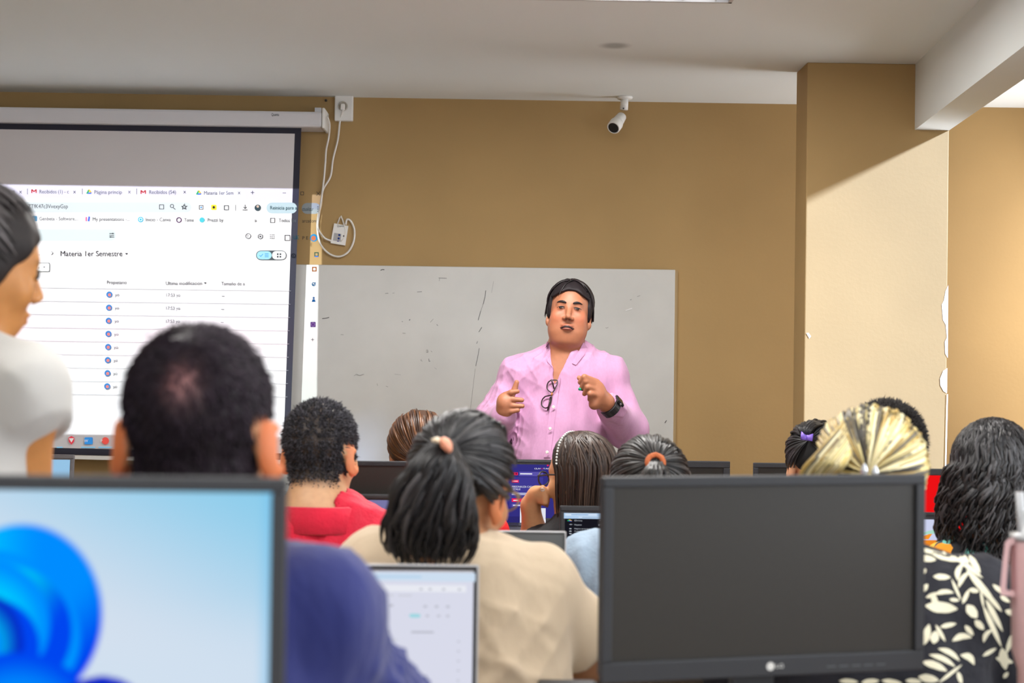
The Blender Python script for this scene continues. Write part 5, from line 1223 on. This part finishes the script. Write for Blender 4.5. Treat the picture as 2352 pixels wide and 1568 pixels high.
for i, (x, y, t_) in enumerate(((1985, 1080, 'left'), (2010, 1084, 'right'))):
    tag(G().lathe([(.001, -.011), (.006, -.006), (.0065, .0), (.004, .007), (.001, .012)], 10, M=Matrix.Translation(at(x, y, 2.455))).mk('hair_jewel', mat('crystal', (.75, .78, .84), .1, metal=.6), smooth=False), f'small crystal hair pin in the blonde hair, {t_} of the pair', 'hair pin')
stool(b, 'black stool under the blonde woman')

# ---- curly-haired woman at the right
b = seated(2280, 1090, 3.54, yaw=-6, pitch=-6, k=1.03, neckoff=(.05, -.03, -.195), lean=.03, sw=.15, girth=.95)
rest_arms(b, reach=.06, fw=.06); b.sit(fwd=.33)
fm = bpy.data.materials.new('bright_floral_cloth'); fm.use_nodes = True; nt = fm.node_tree; bs = nt.nodes['Principled BSDF']; bs.inputs['Roughness'].default_value = .85
tcn = nd(nt, 'ShaderNodeTexCoord'); wn = nd(nt, 'ShaderNodeTexNoise'); wn.inputs['Scale'].default_value = 25; nt.links.new(tcn.outputs['Object'], wn.inputs['Vector'])
ad = nd(nt, 'ShaderNodeVectorMath', operation='MULTIPLY_ADD'); ad.inputs[1].default_value = (.03, .03, .03); nt.links.new(wn.outputs['Color'], ad.inputs[0]); nt.links.new(tcn.outputs['Object'], ad.inputs[2])
vo = nd(nt, 'ShaderNodeTexVoronoi'); vo.inputs['Scale'].default_value = 26; nt.links.new(ad.outputs[0], vo.inputs['Vector']); sx = nd(nt, 'ShaderNodeSeparateColor'); nt.links.new(vo.outputs['Color'], sx.inputs[0])
rmp = nd(nt, 'ShaderNodeValToRGB'); rmp.color_ramp.interpolation = 'CONSTANT'; nt.links.new(sx.outputs[0], rmp.inputs[0]); E = rmp.color_ramp.elements
E[0].color = (*srgb(18, 22, 30), 1); E[1].position = .93; E[1].color = (*srgb(235, 225, 200), 1)
for pos, c in ((.34, (238, 150, 20)), (.50, (20, 60, 75)), (.60, (190, 30, 60)), (.70, (110, 190, 180)), (.80, (245, 190, 60)), (.88, (30, 28, 34))): x = E.new(pos); x.color = (*srgb(*c), 1)
nt.links.new(rmp.outputs[0], bs.inputs['Base Color'])
finish(b, 'woman with long curly black hair and a bright floral top', (.55, .28, .15), fm, (.8, .8))
ck = [(.012, .011, .013), (.028, .026, .028), (.055, .052, .056), (.010, .009, .010)]
cap(b, .016, lambda q: np.maximum(.055-q[:, 2]-np.clip(.05-q[:, 1], -1, .06)*1.8, -.15-q[:, 2]), ck[0], name='hair', wobble=.004)
L = Locks()
for i in range(640):
    th = random.uniform(-2.7, 2.7)-math.pi/2; top = Vector((random.uniform(-.3, .3), random.uniform(-.4, .4), 1)); sd = Vector((math.cos(th), math.sin(th), -.05))
    if sd.y > .6: continue
    ph = random.uniform(0, 6.28); fq = random.uniform(1.8, 4.6); am = random.uniform(.006, .014); pts = [b.h.w(onhead(slerp(top, sd, t/8), .016+.006*math.sin(t*1.3+ph))) for t in range(9)]; e_ = pts[-1]; end = random.uniform(.15, .30)
    dirx = (e_-b.h.w(HC)); dirx.z = 0; dirx.normalize()
    for t in range(1, 15):
        s = t/14; pts.append(e_+Vector((math.sin(s*fq*end*22+ph)*am, math.cos(s*fq*end*22+ph)*am, -end*s))+dirx*(.028*math.sin(s*2.6)))
    L.add(pts, .0042*random.uniform(.55, 1.3), shade(random.choice(ck), .35), 5, tip=.2)
L.mk('hair_strands', M_hair, b.o); stool(b, 'black stool under the curly-haired woman')

# ---- woman with the purple clip, far row
kk = [(.008, .008, .009), (.016, .015, .016), (.03, .029, .03)]
b = seated(1872, 1066, 4.35, yaw=6, pitch=-4, k=1.04, lean=.04, sw=.155, girth=.95); rest_arms(b); b.sit()
finish(b, 'woman with black hair gathered under a purple clip in the far row', (.60, .30, .17), mat('grey_cloth', (.2, .2, .22), .85))
tie = (b.h.R.transposed() @ (at(1853, 1002, 4.24)-b.h.w(HC))).normalized()
def bun(L):
    for i in range(70):
        u = random.uniform(-1, 1); P = [at(1852+8*u, 1000, 4.24), at(1850+16*u, 985, 4.24), at(1862+24*u, 968+8*abs(u), 4.28), at(1880+22*u, 972+8*abs(u), 4.32), at(1896+12*u, 992, 4.33)]; L.add(smooth_path(P, 3), .0045, shade(random.choice(kk), .4), 5)
comb(b, kk, tie, 420, .010, kk[0], .011, more=bun)
pc = tag(empty('hair_clip', at(1853, 1010, 4.21)), 'small purple butterfly clip in black hair', 'hair clip')
pu_ = mat('purple_plastic', srgb(135, 105, 215), .3)
shellpoly('clip_wing', [(1842, 991), (1848, 997), (1853, 999), (1853, 1011), (1840, 1010)], 4.215, .01, pu_, pc, .004); shellpoly('clip_wing', [(1868, 996), (1860, 999), (1853, 999), (1853, 1011), (1866, 1013)], 4.215, .01, pu_, pc, .004)
stool(b, 'black stool under the woman with the purple clip')

# ---- man with spiky hair behind the blonde
b = seated(2034, 1042, 3.46, yaw=0, pitch=0, k=1.06, lean=.03, sw=.13, girth=.86, neckoff=(-.125, -.03, -.2), hk=dict(ear=.25)); rest_arms(b); b.sit()
def cf(q, V, C):
    m = (mask_short(q)*(np.linalg.norm(q, axis=1) < .19))[:, None]*.95; return C*(1-m)+A3((.012, .010, .010))*m
b.build('man with spiky dark hair just beyond the blonde head', h=.006, skin=(.66, .33, .20), colfn=cf); b.shirt(mat('charcoal_cloth', (.04, .045, .05), .85)); b.trousers(jeans())
spikes('hair', b.h, b.V, normals(b.V, b.F), mask_short, 8000, .019, .0014, lambda q: q*A3((1, 1, 1))+A3((0, .02, .03)), lambda q, r: np.tile(A3((.014, .011, .010)), (len(q), 1))*r.uniform(.5, 2.2, (len(q), 1)), b.o, rise=.75, seed=9)
stool(b, 'black stool under the spiky-haired man')

# ---- standing woman at the left edge
hd = Head(at(-56, 604, 2.2), rot(-56, -9, 4), .97, nose=.97); N = hd.c+Vector((-.02, -.03, -.19))
b = Body(hd, N, Vector((N.x-.03, 2.18, .86)), -50, sw=.165, girth=.95, drop=.04)
b.S[1] = at(50, 905, 2.12); b.S[0] = b.N-(b.S[1]-b.N)*1.0+Vector((0, 0, -.08))
e = at(52, 1215, 2.20); w_ = at(75, 1480, 2.26); b.arm(1, e, w_, b.simple_hand(w_, (0, .2, -1), 1, palm_n=Vector((-1, 0, 0))), (.046, .041, .028))
e = b.S[0]+Vector((-.04, .0, -.28)); w_ = e+Vector((.02, .08, -.24)); b.arm(0, e, w_, b.simple_hand(w_, (0, .2, -1), -1, palm_n=Vector((1, 0, 0))), (.046, .041, .028)); b.stand()
def cf(q, V, C):
    lip = np.exp(-(((q-A3((0, .092, -.072)))/A3((.022, .014, .009)))**2).sum(1))[:, None]; brow = np.exp(-(((np.abs(q)-A3((.032, .088, .019)))/A3((.018, .012, .004)))**2).sum(1))[:, None]
    return C*(1-.45*lip*A3((.4, 1, 1)))*(1-.85*brow)
b.build('standing woman in a white short-sleeved top at the left edge', h=.0045, skin=(.48, .205, .062), colfn=cf)
wtop = mat('white_cloth', srgb(186, 184, 180), .9, var=.05, vscale=6, bump=.3, bscale=8, stretch=(1, 1, .4), sheen=.1)
cn = at(88, 1000, 2.12); pn_ = (at(88+37, 1000+76, 2.10)-cn)
sl_ = fold([(rc(b.S[1]+Vector((0, 0, .01)), at(98, 1010, 2.12), .056, .060), 0), (rc(b.S[1]+Vector((0, 0, -.03)), at(96, 1030, 2.12), .038, .050), .012, '-'), (plane(cn, pn_), .006, '&')])
b.shirt(wtop, name='top', sleeve=(.45, 0), neck=.062, t=.010, flare=.02, wobble=.003, wf=20, folds=.006, extra=[(sl_, .015)]); b.trousers(jeans())
hk_ = [(.020, .014, .014), (.055, .045, .045), (.13, .115, .118), (.014, .010, .010)]
def kp(q): return np.maximum(np.maximum(.040-q[:, 2]-np.clip(.075-q[:, 1], -1, .10)*1.35, -.07-q[:, 2]), q[:, 1]-.090)
comb(b, hk_, (-.1, -.8, .55), 620, .010, hk_[3], .010, keep=kp, strand=.003, capx=[(el((.074, -.014, -.012), (.013, .032, .044)), .02), (el((-.074, -.014, -.012), (.013, .032, .044)), .02)])
o = G().tube(smooth_path([b.h.w((-.005, -.115, .075)), b.h.w((.0, -.135, .10)), b.h.w((0, -.12, .125)), b.h.w((.0, -.095, .12))], 4), .028, 12).mk('hair_bun', mat('bun_hair', (.05, .018, .012), .4), b.o, smooth=True)
for x in (-1, 1):
    G().lathe([(.001, -.006), (.009, -.003), (.009, .003), (.001, .006)], 12, M=Matrix.Translation(b.h.w((x*.032, .0875, .0))) @ b.h.R.to_4x4() @ Matrix.Rotation(math.pi/2, 4, 'X')).mk('eye', mat('eye_dark', (.02, .015, .012), .2), b.o, smooth=True)
# ------------------------------------------------------------------ the speaker in pink
TY = 5.27
hd = Head(at(1308, 718, TY), rot(176, 9, -5), .96, fat=.012, neck=1.15)
N = hd.c+Vector((.004, .035, -.205)); Pz = .93
b = Body(hd, N, Vector((at(1278, 1100, TY).x, TY+.03, Pz)), 180, sw=.19, girth=1.0, belly=1.4, drop=.05)
# local x of a body turned round runs to the image left: S[0] is image right
b.S = [at(1398, 868, TY+.03), at(1192, 864, TY+.03)]
HY = TY-.25
def hp_(x, y, dy=0.): return at(1120+x/7.35, 830+y/7.35, HY+dy)
k2 = []          # his right hand (image left): flat, thumb up
wr = hp_(265, 915, .03); k2 += [(rc(wr, hp_(300, 700, .0), .027, .030), .02), (rc(hp_(285, 640, .005), hp_(300, 840, .0), .020, .022), .02)]
for x0, y0, x1, y1, x2, y2, r_ in ((300, 560, 400, 520, 505, 505, .0098), (262, 640, 420, 640, 580, 650, .0102), (262, 735, 420, 745, 590, 752, .0098), (280, 825, 400, 840, 515, 825, .0090)):
    k2 += [(rc(hp_(x0, y0), hp_(x1, y1, -.015), r_*1.05, r_), .006), (rc(hp_(x1, y1, -.015), hp_(x2, y2, -.02), r_, r_*.82), .004)]
k2 += [(rc(hp_(360, 640, .02), hp_(455, 480, .012), .014, .011), .012), (rc(hp_(455, 480, .012), hp_(492, 350, .01), .011, .0088), .005)]
k1 = []          # his left hand (image right): loose fist
wl_ = hp_(1990, 690, .03); k1 += [(rc(wl_, hp_(1870, 560, .01), .027, .032), .02), (rc(hp_(1850, 430, .005), hp_(1850, 620, .01), .022, .022), .02), (rc(hp_(1860, 680, .01), hp_(1800, 720, .0), .022, .02), .015)]
for a_, m_, t_ in (((1840, 345), (1635, 262), (1560, 350)), ((1870, 410), (1655, 335), (1588, 440)), ((1890, 490), (1690, 432), (1635, 545)), ((1890, 570), (1735, 545), (1725, 640))):
    k1 += [(rc(hp_(*a_, .0), hp_(*m_, -.03), .0115, .0105), .007), (rc(hp_(*m_, -.03), hp_(*t_, -.012), .0105, .0088), .004)]
k1 += [(rc(hp_(1780, 560, .03), hp_(1640, 380, .018), .013, .011), .01), (rc(hp_(1640, 380, .018), hp_(1545, 275, .0), .011, .0088), .005)]
eL, eR = at(1126, 984, TY+.01), at(1442, 986, TY-.01)
b.arms.append((b.S[1], eL, wr, (.050, .046, .030), k2, 1)); b.arms.append((b.S[0], eR, wl_, (.050, .046, .030), k1, 0)); b.stand()
def cf(q, V, C):
    g_ = lambda c, s: np.exp(-(((np.stack([np.abs(q[:, 0]), q[:, 1], q[:, 2]], 1)-A3(c))/A3(s))**2).sum(1))[:, None]
    C = C*(1+.22*g_((.045, .07, -.03), (.03, .03, .03))*A3((1, -.2, -.1))); C = C*(1-.42*g_((0, .095, -.072), (.026, .014, .011))*A3((.55, 1, .9)))
    C = C*(1-.80*g_((.008, .100, -.049), (.004, .012, .0035))); C = C*(1-.35*g_((.033, .088, -.012), (.016, .014, .005)))
    C = C*(1-.25*g_((0, .08, -.093), (.02, .02, .006))); return C
b.build('standing man in a pink shirt gesturing with both hands before the whiteboard', h=.0036, skin=(.39, .155, .082), colfn=cf)
pinkm = mat('pink_oxford_cloth', srgb(190, 141, 177), .88, var=.05, vscale=150, bump=.15, bscale=30, stretch=(1, 1, .45), sheen=.15)
# open V at the throat
vx = lambda x, y, d=0.: at(x, y, TY-.2+d)
def vee(p):
    q = A3(p) if not isinstance(p, np.ndarray) else p
    a, c_, bt = [np.array(v, f32) for v in (vx(1259, 775), vx(1340, 775), vx(1279, 872))]
    X_, Z_ = q[:, 0], q[:, 2]; k = TY/(TY-.2)
    # scale by depth so that the opening stays a straight-sided wedge
    def edge(P1, P2, s): nx, nz = (P2[2]-P1[2]), -(P2[0]-P1[0]); L = math.hypot(nx, nz); return s*((X_-P1[0])*nx+(Z_-P1[2])*nz)/L
    d = np.maximum(edge(a, bt, 1), edge(c_, bt, -1)); return np.maximum(d, q[:, 1]-(TY-.01))
cfold = []
for x0, y0, x1, y1 in ((1310, 935, 1335, 1010), (1330, 945, 1350, 1035), (1352, 940, 1372, 1045), (1225, 960, 1180, 1040), (1190, 850, 1205, 900), (1400, 850, 1385, 890)):
    cfold.append((rc(at(x0, y0, TY-.165), at(x1, y1, TY-.165), .012, .007), .02))
def pcols(V): return np.ones((len(V), 3), f32)
b.shirt(pinkm, sleeve=(1.80, 1.99), neck=.055, flare=.012, t=.015, slv_r=.006, wobble=.003, wf=30, h=.0042, hem=Pz-.14, folds=.012, slk=.016, cut=[(vee, .006, '-')])
b.trousers(mat('grey_trousers', (.05, .05, .06), .8))
def ray_front(x, y, Y0=TY-.24):
    """front of the shirt under a pixel"""
    return None
from mathutils.bvhtree import BVHTree
sh = [c for c in b.o.children if c.name.startswith('shirt')][0]
bv = BVHTree.FromPolygons([v.co[:] for v in sh.data.vertices], [p.vertices[:] for p in sh.data.polygons])
bb_ = BVHTree.FromPolygons([v.co[:] for v in b.o.data.vertices], [p.vertices[:] for p in b.o.data.polygons])
def hit(x, y, tree=bv, off=.0):
    o_ = Vector((0, 0, CAMZ)); d = (at(x, y, 1)-o_).normalized(); h_ = tree.ray_cast(o_+d*4.0, d)
    return (h_[0]-d*off) if h_[0] else at(x, y, TY-.16)
# collar wings, placket, buttons
def wing(pts, name='collar'):
    a = [hit(x, y, bv, .012) if k_ else at(x, y, TY+yo) for x, y, yo, k_ in pts]; n = len(a); v = a+[p+Vector((0, .008, -.002)) for p in a]
    return mk(name, v, [tuple(range(n)), tuple(range(n, 2*n))[::-1]]+[(k, (k+1) % n, n+(k+1) % n, n+k)[::-1] for k in range(n)], pinkm, b.o)
def strip(name, L_, R_, m):
    """thick cloth strip between two pixel polylines given with depth"""
    a = [at(*p) for p in L_]; c = [at(*p) for p in R_]; n = len(a); t = Vector((0, .007, 0)); v = a+c+[p+t for p in a]+[p+t for p in c]; f = []
    for k in range(n-1): f += [(k, n+k, n+k+1, k+1), (2*n+k, 2*n+k+1, 3*n+k+1, 3*n+k), (k, k+1, 2*n+k+1, 2*n+k), (n+k, 3*n+k, 3*n+k+1, n+k+1)]
    f += [(0, 2*n, 3*n, n), (n-1, 2*n-1, 4*n-1, 3*n-1)]
    return mk(name, v, f, m, b.o, smooth=False)
hy = lambda x, y, o_=.012: hit(x, y, bv, o_).y
def pin(x, y, o_=.012, lo=None): return (x, y, min(hy(x, y, o_), lo or 9))
def hug(x, y, o_=.005): return (x, y, min(hit(x, y, bv, o_).y, hit(x, y, bb_, o_).y))
strip('collar', [hug(1256, 784), hug(1254, 797), hug(1254, 813), hug(1257, 830)], [hug(1261, 786), hug(1264, 801), hug(1265, 822), hug(1268, 842)], pinkm)
strip('collar', [hug(1340, 786), hug(1333, 800), hug(1325, 814), hug(1314, 834)], [hug(1345, 788), hug(1350, 799), hug(1342, 815), hug(1323, 838)], pinkm)
Lp = [(1279, 868), (1273, 905), (1268, 945), (1262, 990), (1255, 1050)]; n0 = len(Lp)
strip('placket', [pin(x-6, y, .004) for x, y in Lp], [pin(x+9, y, .004) for x, y in Lp], pinkm)
bm_ = mat('pearl_button', (.72, .70, .64), .3)
for x, y in ((1271, 934), (1263.5, 984), (1256.5, 1038), (1272, 842)):
    c = hit(x, y, bv, .014); G().lathe([(.0045, 0), (.0058, .001), (.0056, .0028), (.003, .0022)], 14, M=Matrix.Translation(c) @ Matrix.Rotation(math.pi/2, 4, 'X')).mk('button', bm_, b.o, smooth=True)
# cuffs
def ring_at(c, ax_, r, w, m, name, parent, n=24, t=.004, ell=1.):
    ax_ = Vector(ax_).normalized(); Mx = Matrix.Translation(c) @ ax_.to_track_quat('Z', 'Y').to_matrix().to_4x4()
    return G().lathe([(r, -w), (r+t, -w+.001), (r+t, w-.001), (r, w), (r-.003, w), (r-.003, -w)], n, M=Mx).mk(name, m, parent, smooth=False)
# hair: dark, side-parted, full at the sides
hs = [(.010, .006, .008), (.018, .011, .014), (.008, .005, .006)]
def tk(q):
    x, y, z = q[:, 0], q[:, 1], q[:, 2]; ax_ = np.abs(x)
    line = .060+.010*np.cos(x*40)-.16*np.clip(ax_-.035, 0, .05)      # forehead hairline
    side = np.interp(y, [-.05, -.03, .0, .022, .034, .046], [-.08, -.07, -.03, -.022, .02, .2]); return np.minimum(np.where(y > .040, line, 1.), np.where(y > .046, line, side))-z
cap(b, .012, tk, hs[0], h=.0036, wobble=.0015)
L = Locks()
for i in range(420):
    s = Vector((random.uniform(-.75, .75), random.uniform(.25, .52), random.uniform(.86, 1.0))); e_ = Vector((s.x*1.6+random.uniform(-.3, .3), random.uniform(-.7, .2), random.uniform(-.1, .6))) if random.random() < .6 else Vector((math.copysign(1, s.x), random.uniform(-.6, .2), random.uniform(-.30, .1)))
    if abs(e_.x) > .8 and e_.y > .12 and e_.z < 0: continue
    P = [hd.w(onhead(slerp(s, e_, t/8), .0135+.003*math.sin(t*.4))) for t in range(9)]; L.add(P, .0030*random.uniform(.6, 1.3), shade(random.choice(hs), .4), 5)
for i in range(120):
    x = random.choice((-1, 1)); P = [hd.w(onhead((x, random.uniform(-.7, .12), random.uniform(.2, .7)), .014)) for _ in range(1)]; a = P[0]; q = hd.loc(np.array([a], f32))[0]
    for t in range(1, 5): P.append(hd.w((float(q[0])+x*.002*t, float(q[1])-.004*t, float(q[2])-.017*t)))
    L.add(P, .003, shade(random.choice(hs), .4), 5)
L.mk('hair_strands', M_hair, b.o)
# eyes, brows, mouth
dk_ = mat('eye_dark', (.02, .015, .012), .2); wt_ = mat('eye_white', (.22, .17, .15), .3); bwm = mat('eyebrow_hair', (.012, .008, .008), .7); lipm = mat('lip', (.27, .085, .06), .45); mth_ = mat('mouth_inside', (.018, .006, .006), .6)
for x in (-1, 1):
    G().tube([hd.w((x*(.020+.024*t), .0905-.012*t*t, -.001+.002*math.sin(t*3.14)-.002*t)) for t in (0, .25, .5, .75, 1)], [.0010, .0020, .0024, .0020, .001], 8).mk('eye', wt_, b.o, smooth=True)
    G().tube([hd.w((x*(.028+.010*t), .0925-.005*t, -.0005)) for t in (0, .5, 1)], [.0022, .0034, .0022], 8).mk('iris', dk_, b.o, smooth=True)
    G().tube([hd.w((x*(.017+.029*t), .0925-.013*t*t, .0030+.0022*math.sin(t*3.14)-.002*t)) for t in (0, .2, .4, .6, .8, 1)], [.0010, .0022, .0026, .0026, .0022, .0012], 6).mk('eyelid_line', bwm, b.o, smooth=True)
    G().tube([hd.w((x*(.013+.036*t), .096-.016*t*t, .0195+.006*math.sin(t*2.6)-.002*t)) for t in (0, .2, .4, .6, .8, 1)], [.0020, .0042, .0046, .0040, .0028, .0010], 8).mk('eyebrow', bwm, b.o, smooth=True)
    G().lathe([(.0005, -.001), (.0042, 0), (.0005, .001)], 10, M=Matrix.Translation(hd.w((x*.0085, .1035, -.0465))) @ hd.R.to_4x4() @ Matrix.Rotation(-.5, 4, 'X')).mk('nostril', mth_, b.o)
G().tube([hd.w((.024*t, .0995-.012*t*t, -.0725-.0075*t*t)) for t in (-1, -.6, -.2, .2, .6, 1)], [.0010, .0038, .0050, .0050, .0038, .0010], 8).mk('mouth', mth_, b.o, smooth=True)
G().tube([hd.w((.012*t, .1010-.004*t*t, -.0712)) for t in (-1, -.5, 0, .5, 1)], [.0008, .0014, .0016, .0014, .0008], 6).mk('teeth', mat('teeth', (.5, .46, .40), .4), b.o, smooth=True)
G().tube([hd.w((.027*t, .0995-.014*t*t, -.0680-.0085*t*t)) for t in (-1, -.6, -.2, .2, .6, 1)], [.0010, .0026, .0030, .0030, .0026, .0010], 8).mk('lip', lipm, b.o, smooth=True)
G().tube([hd.w((.020*t, .0990-.010*t*t, -.0800-.001*t*t)) for t in (-1, -.6, -.2, .2, .6, 1)], [.0010, .0034, .0042, .0042, .0034, .0010], 8).mk('lip', lipm, b.o, smooth=True)
# wristwatch on the image-right wrist
wdir = (wl_-hp_(1870, 560, .01)).normalized(); wc = wl_+wdir*.030
wt = tag(empty('wristwatch', wc), 'black square wristwatch on the wrist of the man in pink', 'watch')
ring_at(wc, wdir, .034, .013, M_black, 'strap', wt)
sd_ = Vector((0, 0, 1)); up_ = (Vector((.55, -.35, .75))-wdir*Vector((.55, -.35, .75)).dot(wdir)).normalized()
Mx = Matrix.Translation(wc+up_*.036); rq = Matrix((wdir, up_.cross(wdir), up_)).transposed().to_4x4()
box('case', (-.017, -.019, 0), (.017, .019, .010), M_black, wt, bev=.003, R=Mx @ rq); box('dial', (-.014, -.016, .0098), (.014, .016, .0108), M_lens, wt, R=Mx @ rq)
G().lathe([(.003, 0), (.003, .005)], 8, M=Mx @ rq @ Matrix.Translation((0, -.019, .005)) @ Matrix.Rotation(math.pi/2, 4, 'X')).mk('crown_button', M_alu, wt)
tag(ring_at(wr+(wr-hp_(300, 700, .0)).normalized()*.022, wr-hp_(300, 700, .0), .031, .004, M_black, 'wrist_band', None), 'thin black band round the raised hand wrist, inside pink cuff', 'wristband') if False else None
# spectacles hooked on the placket
gs = tag(empty('eyeglasses', at(1268, 925, TY-.2)), 'dark-framed reading glasses hanging from the pink shirt front', 'glasses')
def rim(pts): return G().tube(smooth_path([hit(x, y, bv, .012) for x, y in pts]+[hit(*pts[0], bv, .012)], 4)[:-1], .0024, 6, closed=True).mk('rim', mat('tortoise', (.018, .007, .009), .3), gs, smooth=True)
gp = lambda x, y: (1120+x/7.35, 830+y/7.35)
rim([gp(1075, 315), gp(1175, 320), gp(1165, 400), gp(1110, 505), gp(1075, 520), gp(1020, 480), gp(1002, 420), gp(1025, 350)])
rim([gp(970, 590), gp(1070, 575), gp(1075, 640), gp(1045, 740), gp(985, 785), gp(930, 760), gp(908, 710), gp(925, 640)])
G().tube([hit(*gp(1090, 525), bv, .014), hit(*gp(1078, 575), bv, .014)], .003, 6).mk('bridge', mat('amber_bridge', (.45, .16, .03), .3), gs, smooth=True)
G().tube([hit(*gp(1075, 300), bv, .016), hit(*gp(1100, 380), bv, .01), hit(*gp(1125, 460), bv, .006)], .0026, 6).mk('temple', MATS['tortoise'], gs, smooth=True)
G().tube([hit(*gp(1060, 600), bv, .014), hit(*gp(1045, 700), bv, .014), hit(*gp(1015, 825), bv, .014)], .0032, 6).mk('temple', MATS['tortoise'], gs, smooth=True)
# marker pen held in the fist
pn = tag(empty('marker_pen', hp_(1600, 450, -.02)), 'small green-tipped marker pen held in the fist', 'pen')
G().tube([hp_(1640, 480, .004), hp_(1575, 467, -.014)], .005, 8).mk('barrel', M_black, pn, smooth=True); G().tube([hp_(1575, 467, -.014), hp_(1548, 464, -.02)], .0055, 8).mk('cap', mat('green_plastic', srgb(20, 150, 110), .3), pn, smooth=True)

# ------------------------------------------------------------------ third level: pieces that belong to a part
SUB = {'hair_strands': ('hair',), 'button': ('placket', 'shirt'), 'placket': ('shirt',), 'collar': ('shirt', 'polo_shirt'), 'leaf_print': ('blouse',), 'wallpaper': ('screen',), 'document_page': ('screen',),
       'file_page': ('screen',), 'promo_page': ('screen',), 'poster_shapes': ('screen',), 'orange_picture': ('screen',), 'keyboard': ('base',), 'touchpad': ('base',), 'projected_page_ink': ('fabric',), 'iris': ('eye',)}
for o in list(bpy.data.objects):
    b_ = o.name.split('.')[0]
    if b_ in SUB and o.parent and o.parent.parent is None:
        for want in SUB[b_]:
            if b_ == 'button' and want == 'placket': continue
            s_ = [c for c in o.parent.children if c.name.split('.')[0] == want]
            if s_: put(o, s_[0]); break
    elif b_ == 'logo' and o.parent:
        s_ = [c for c in o.parent.children if c.name.split('.')[0] in ('case', 'bezel')]
        if s_: put(o, s_[0])
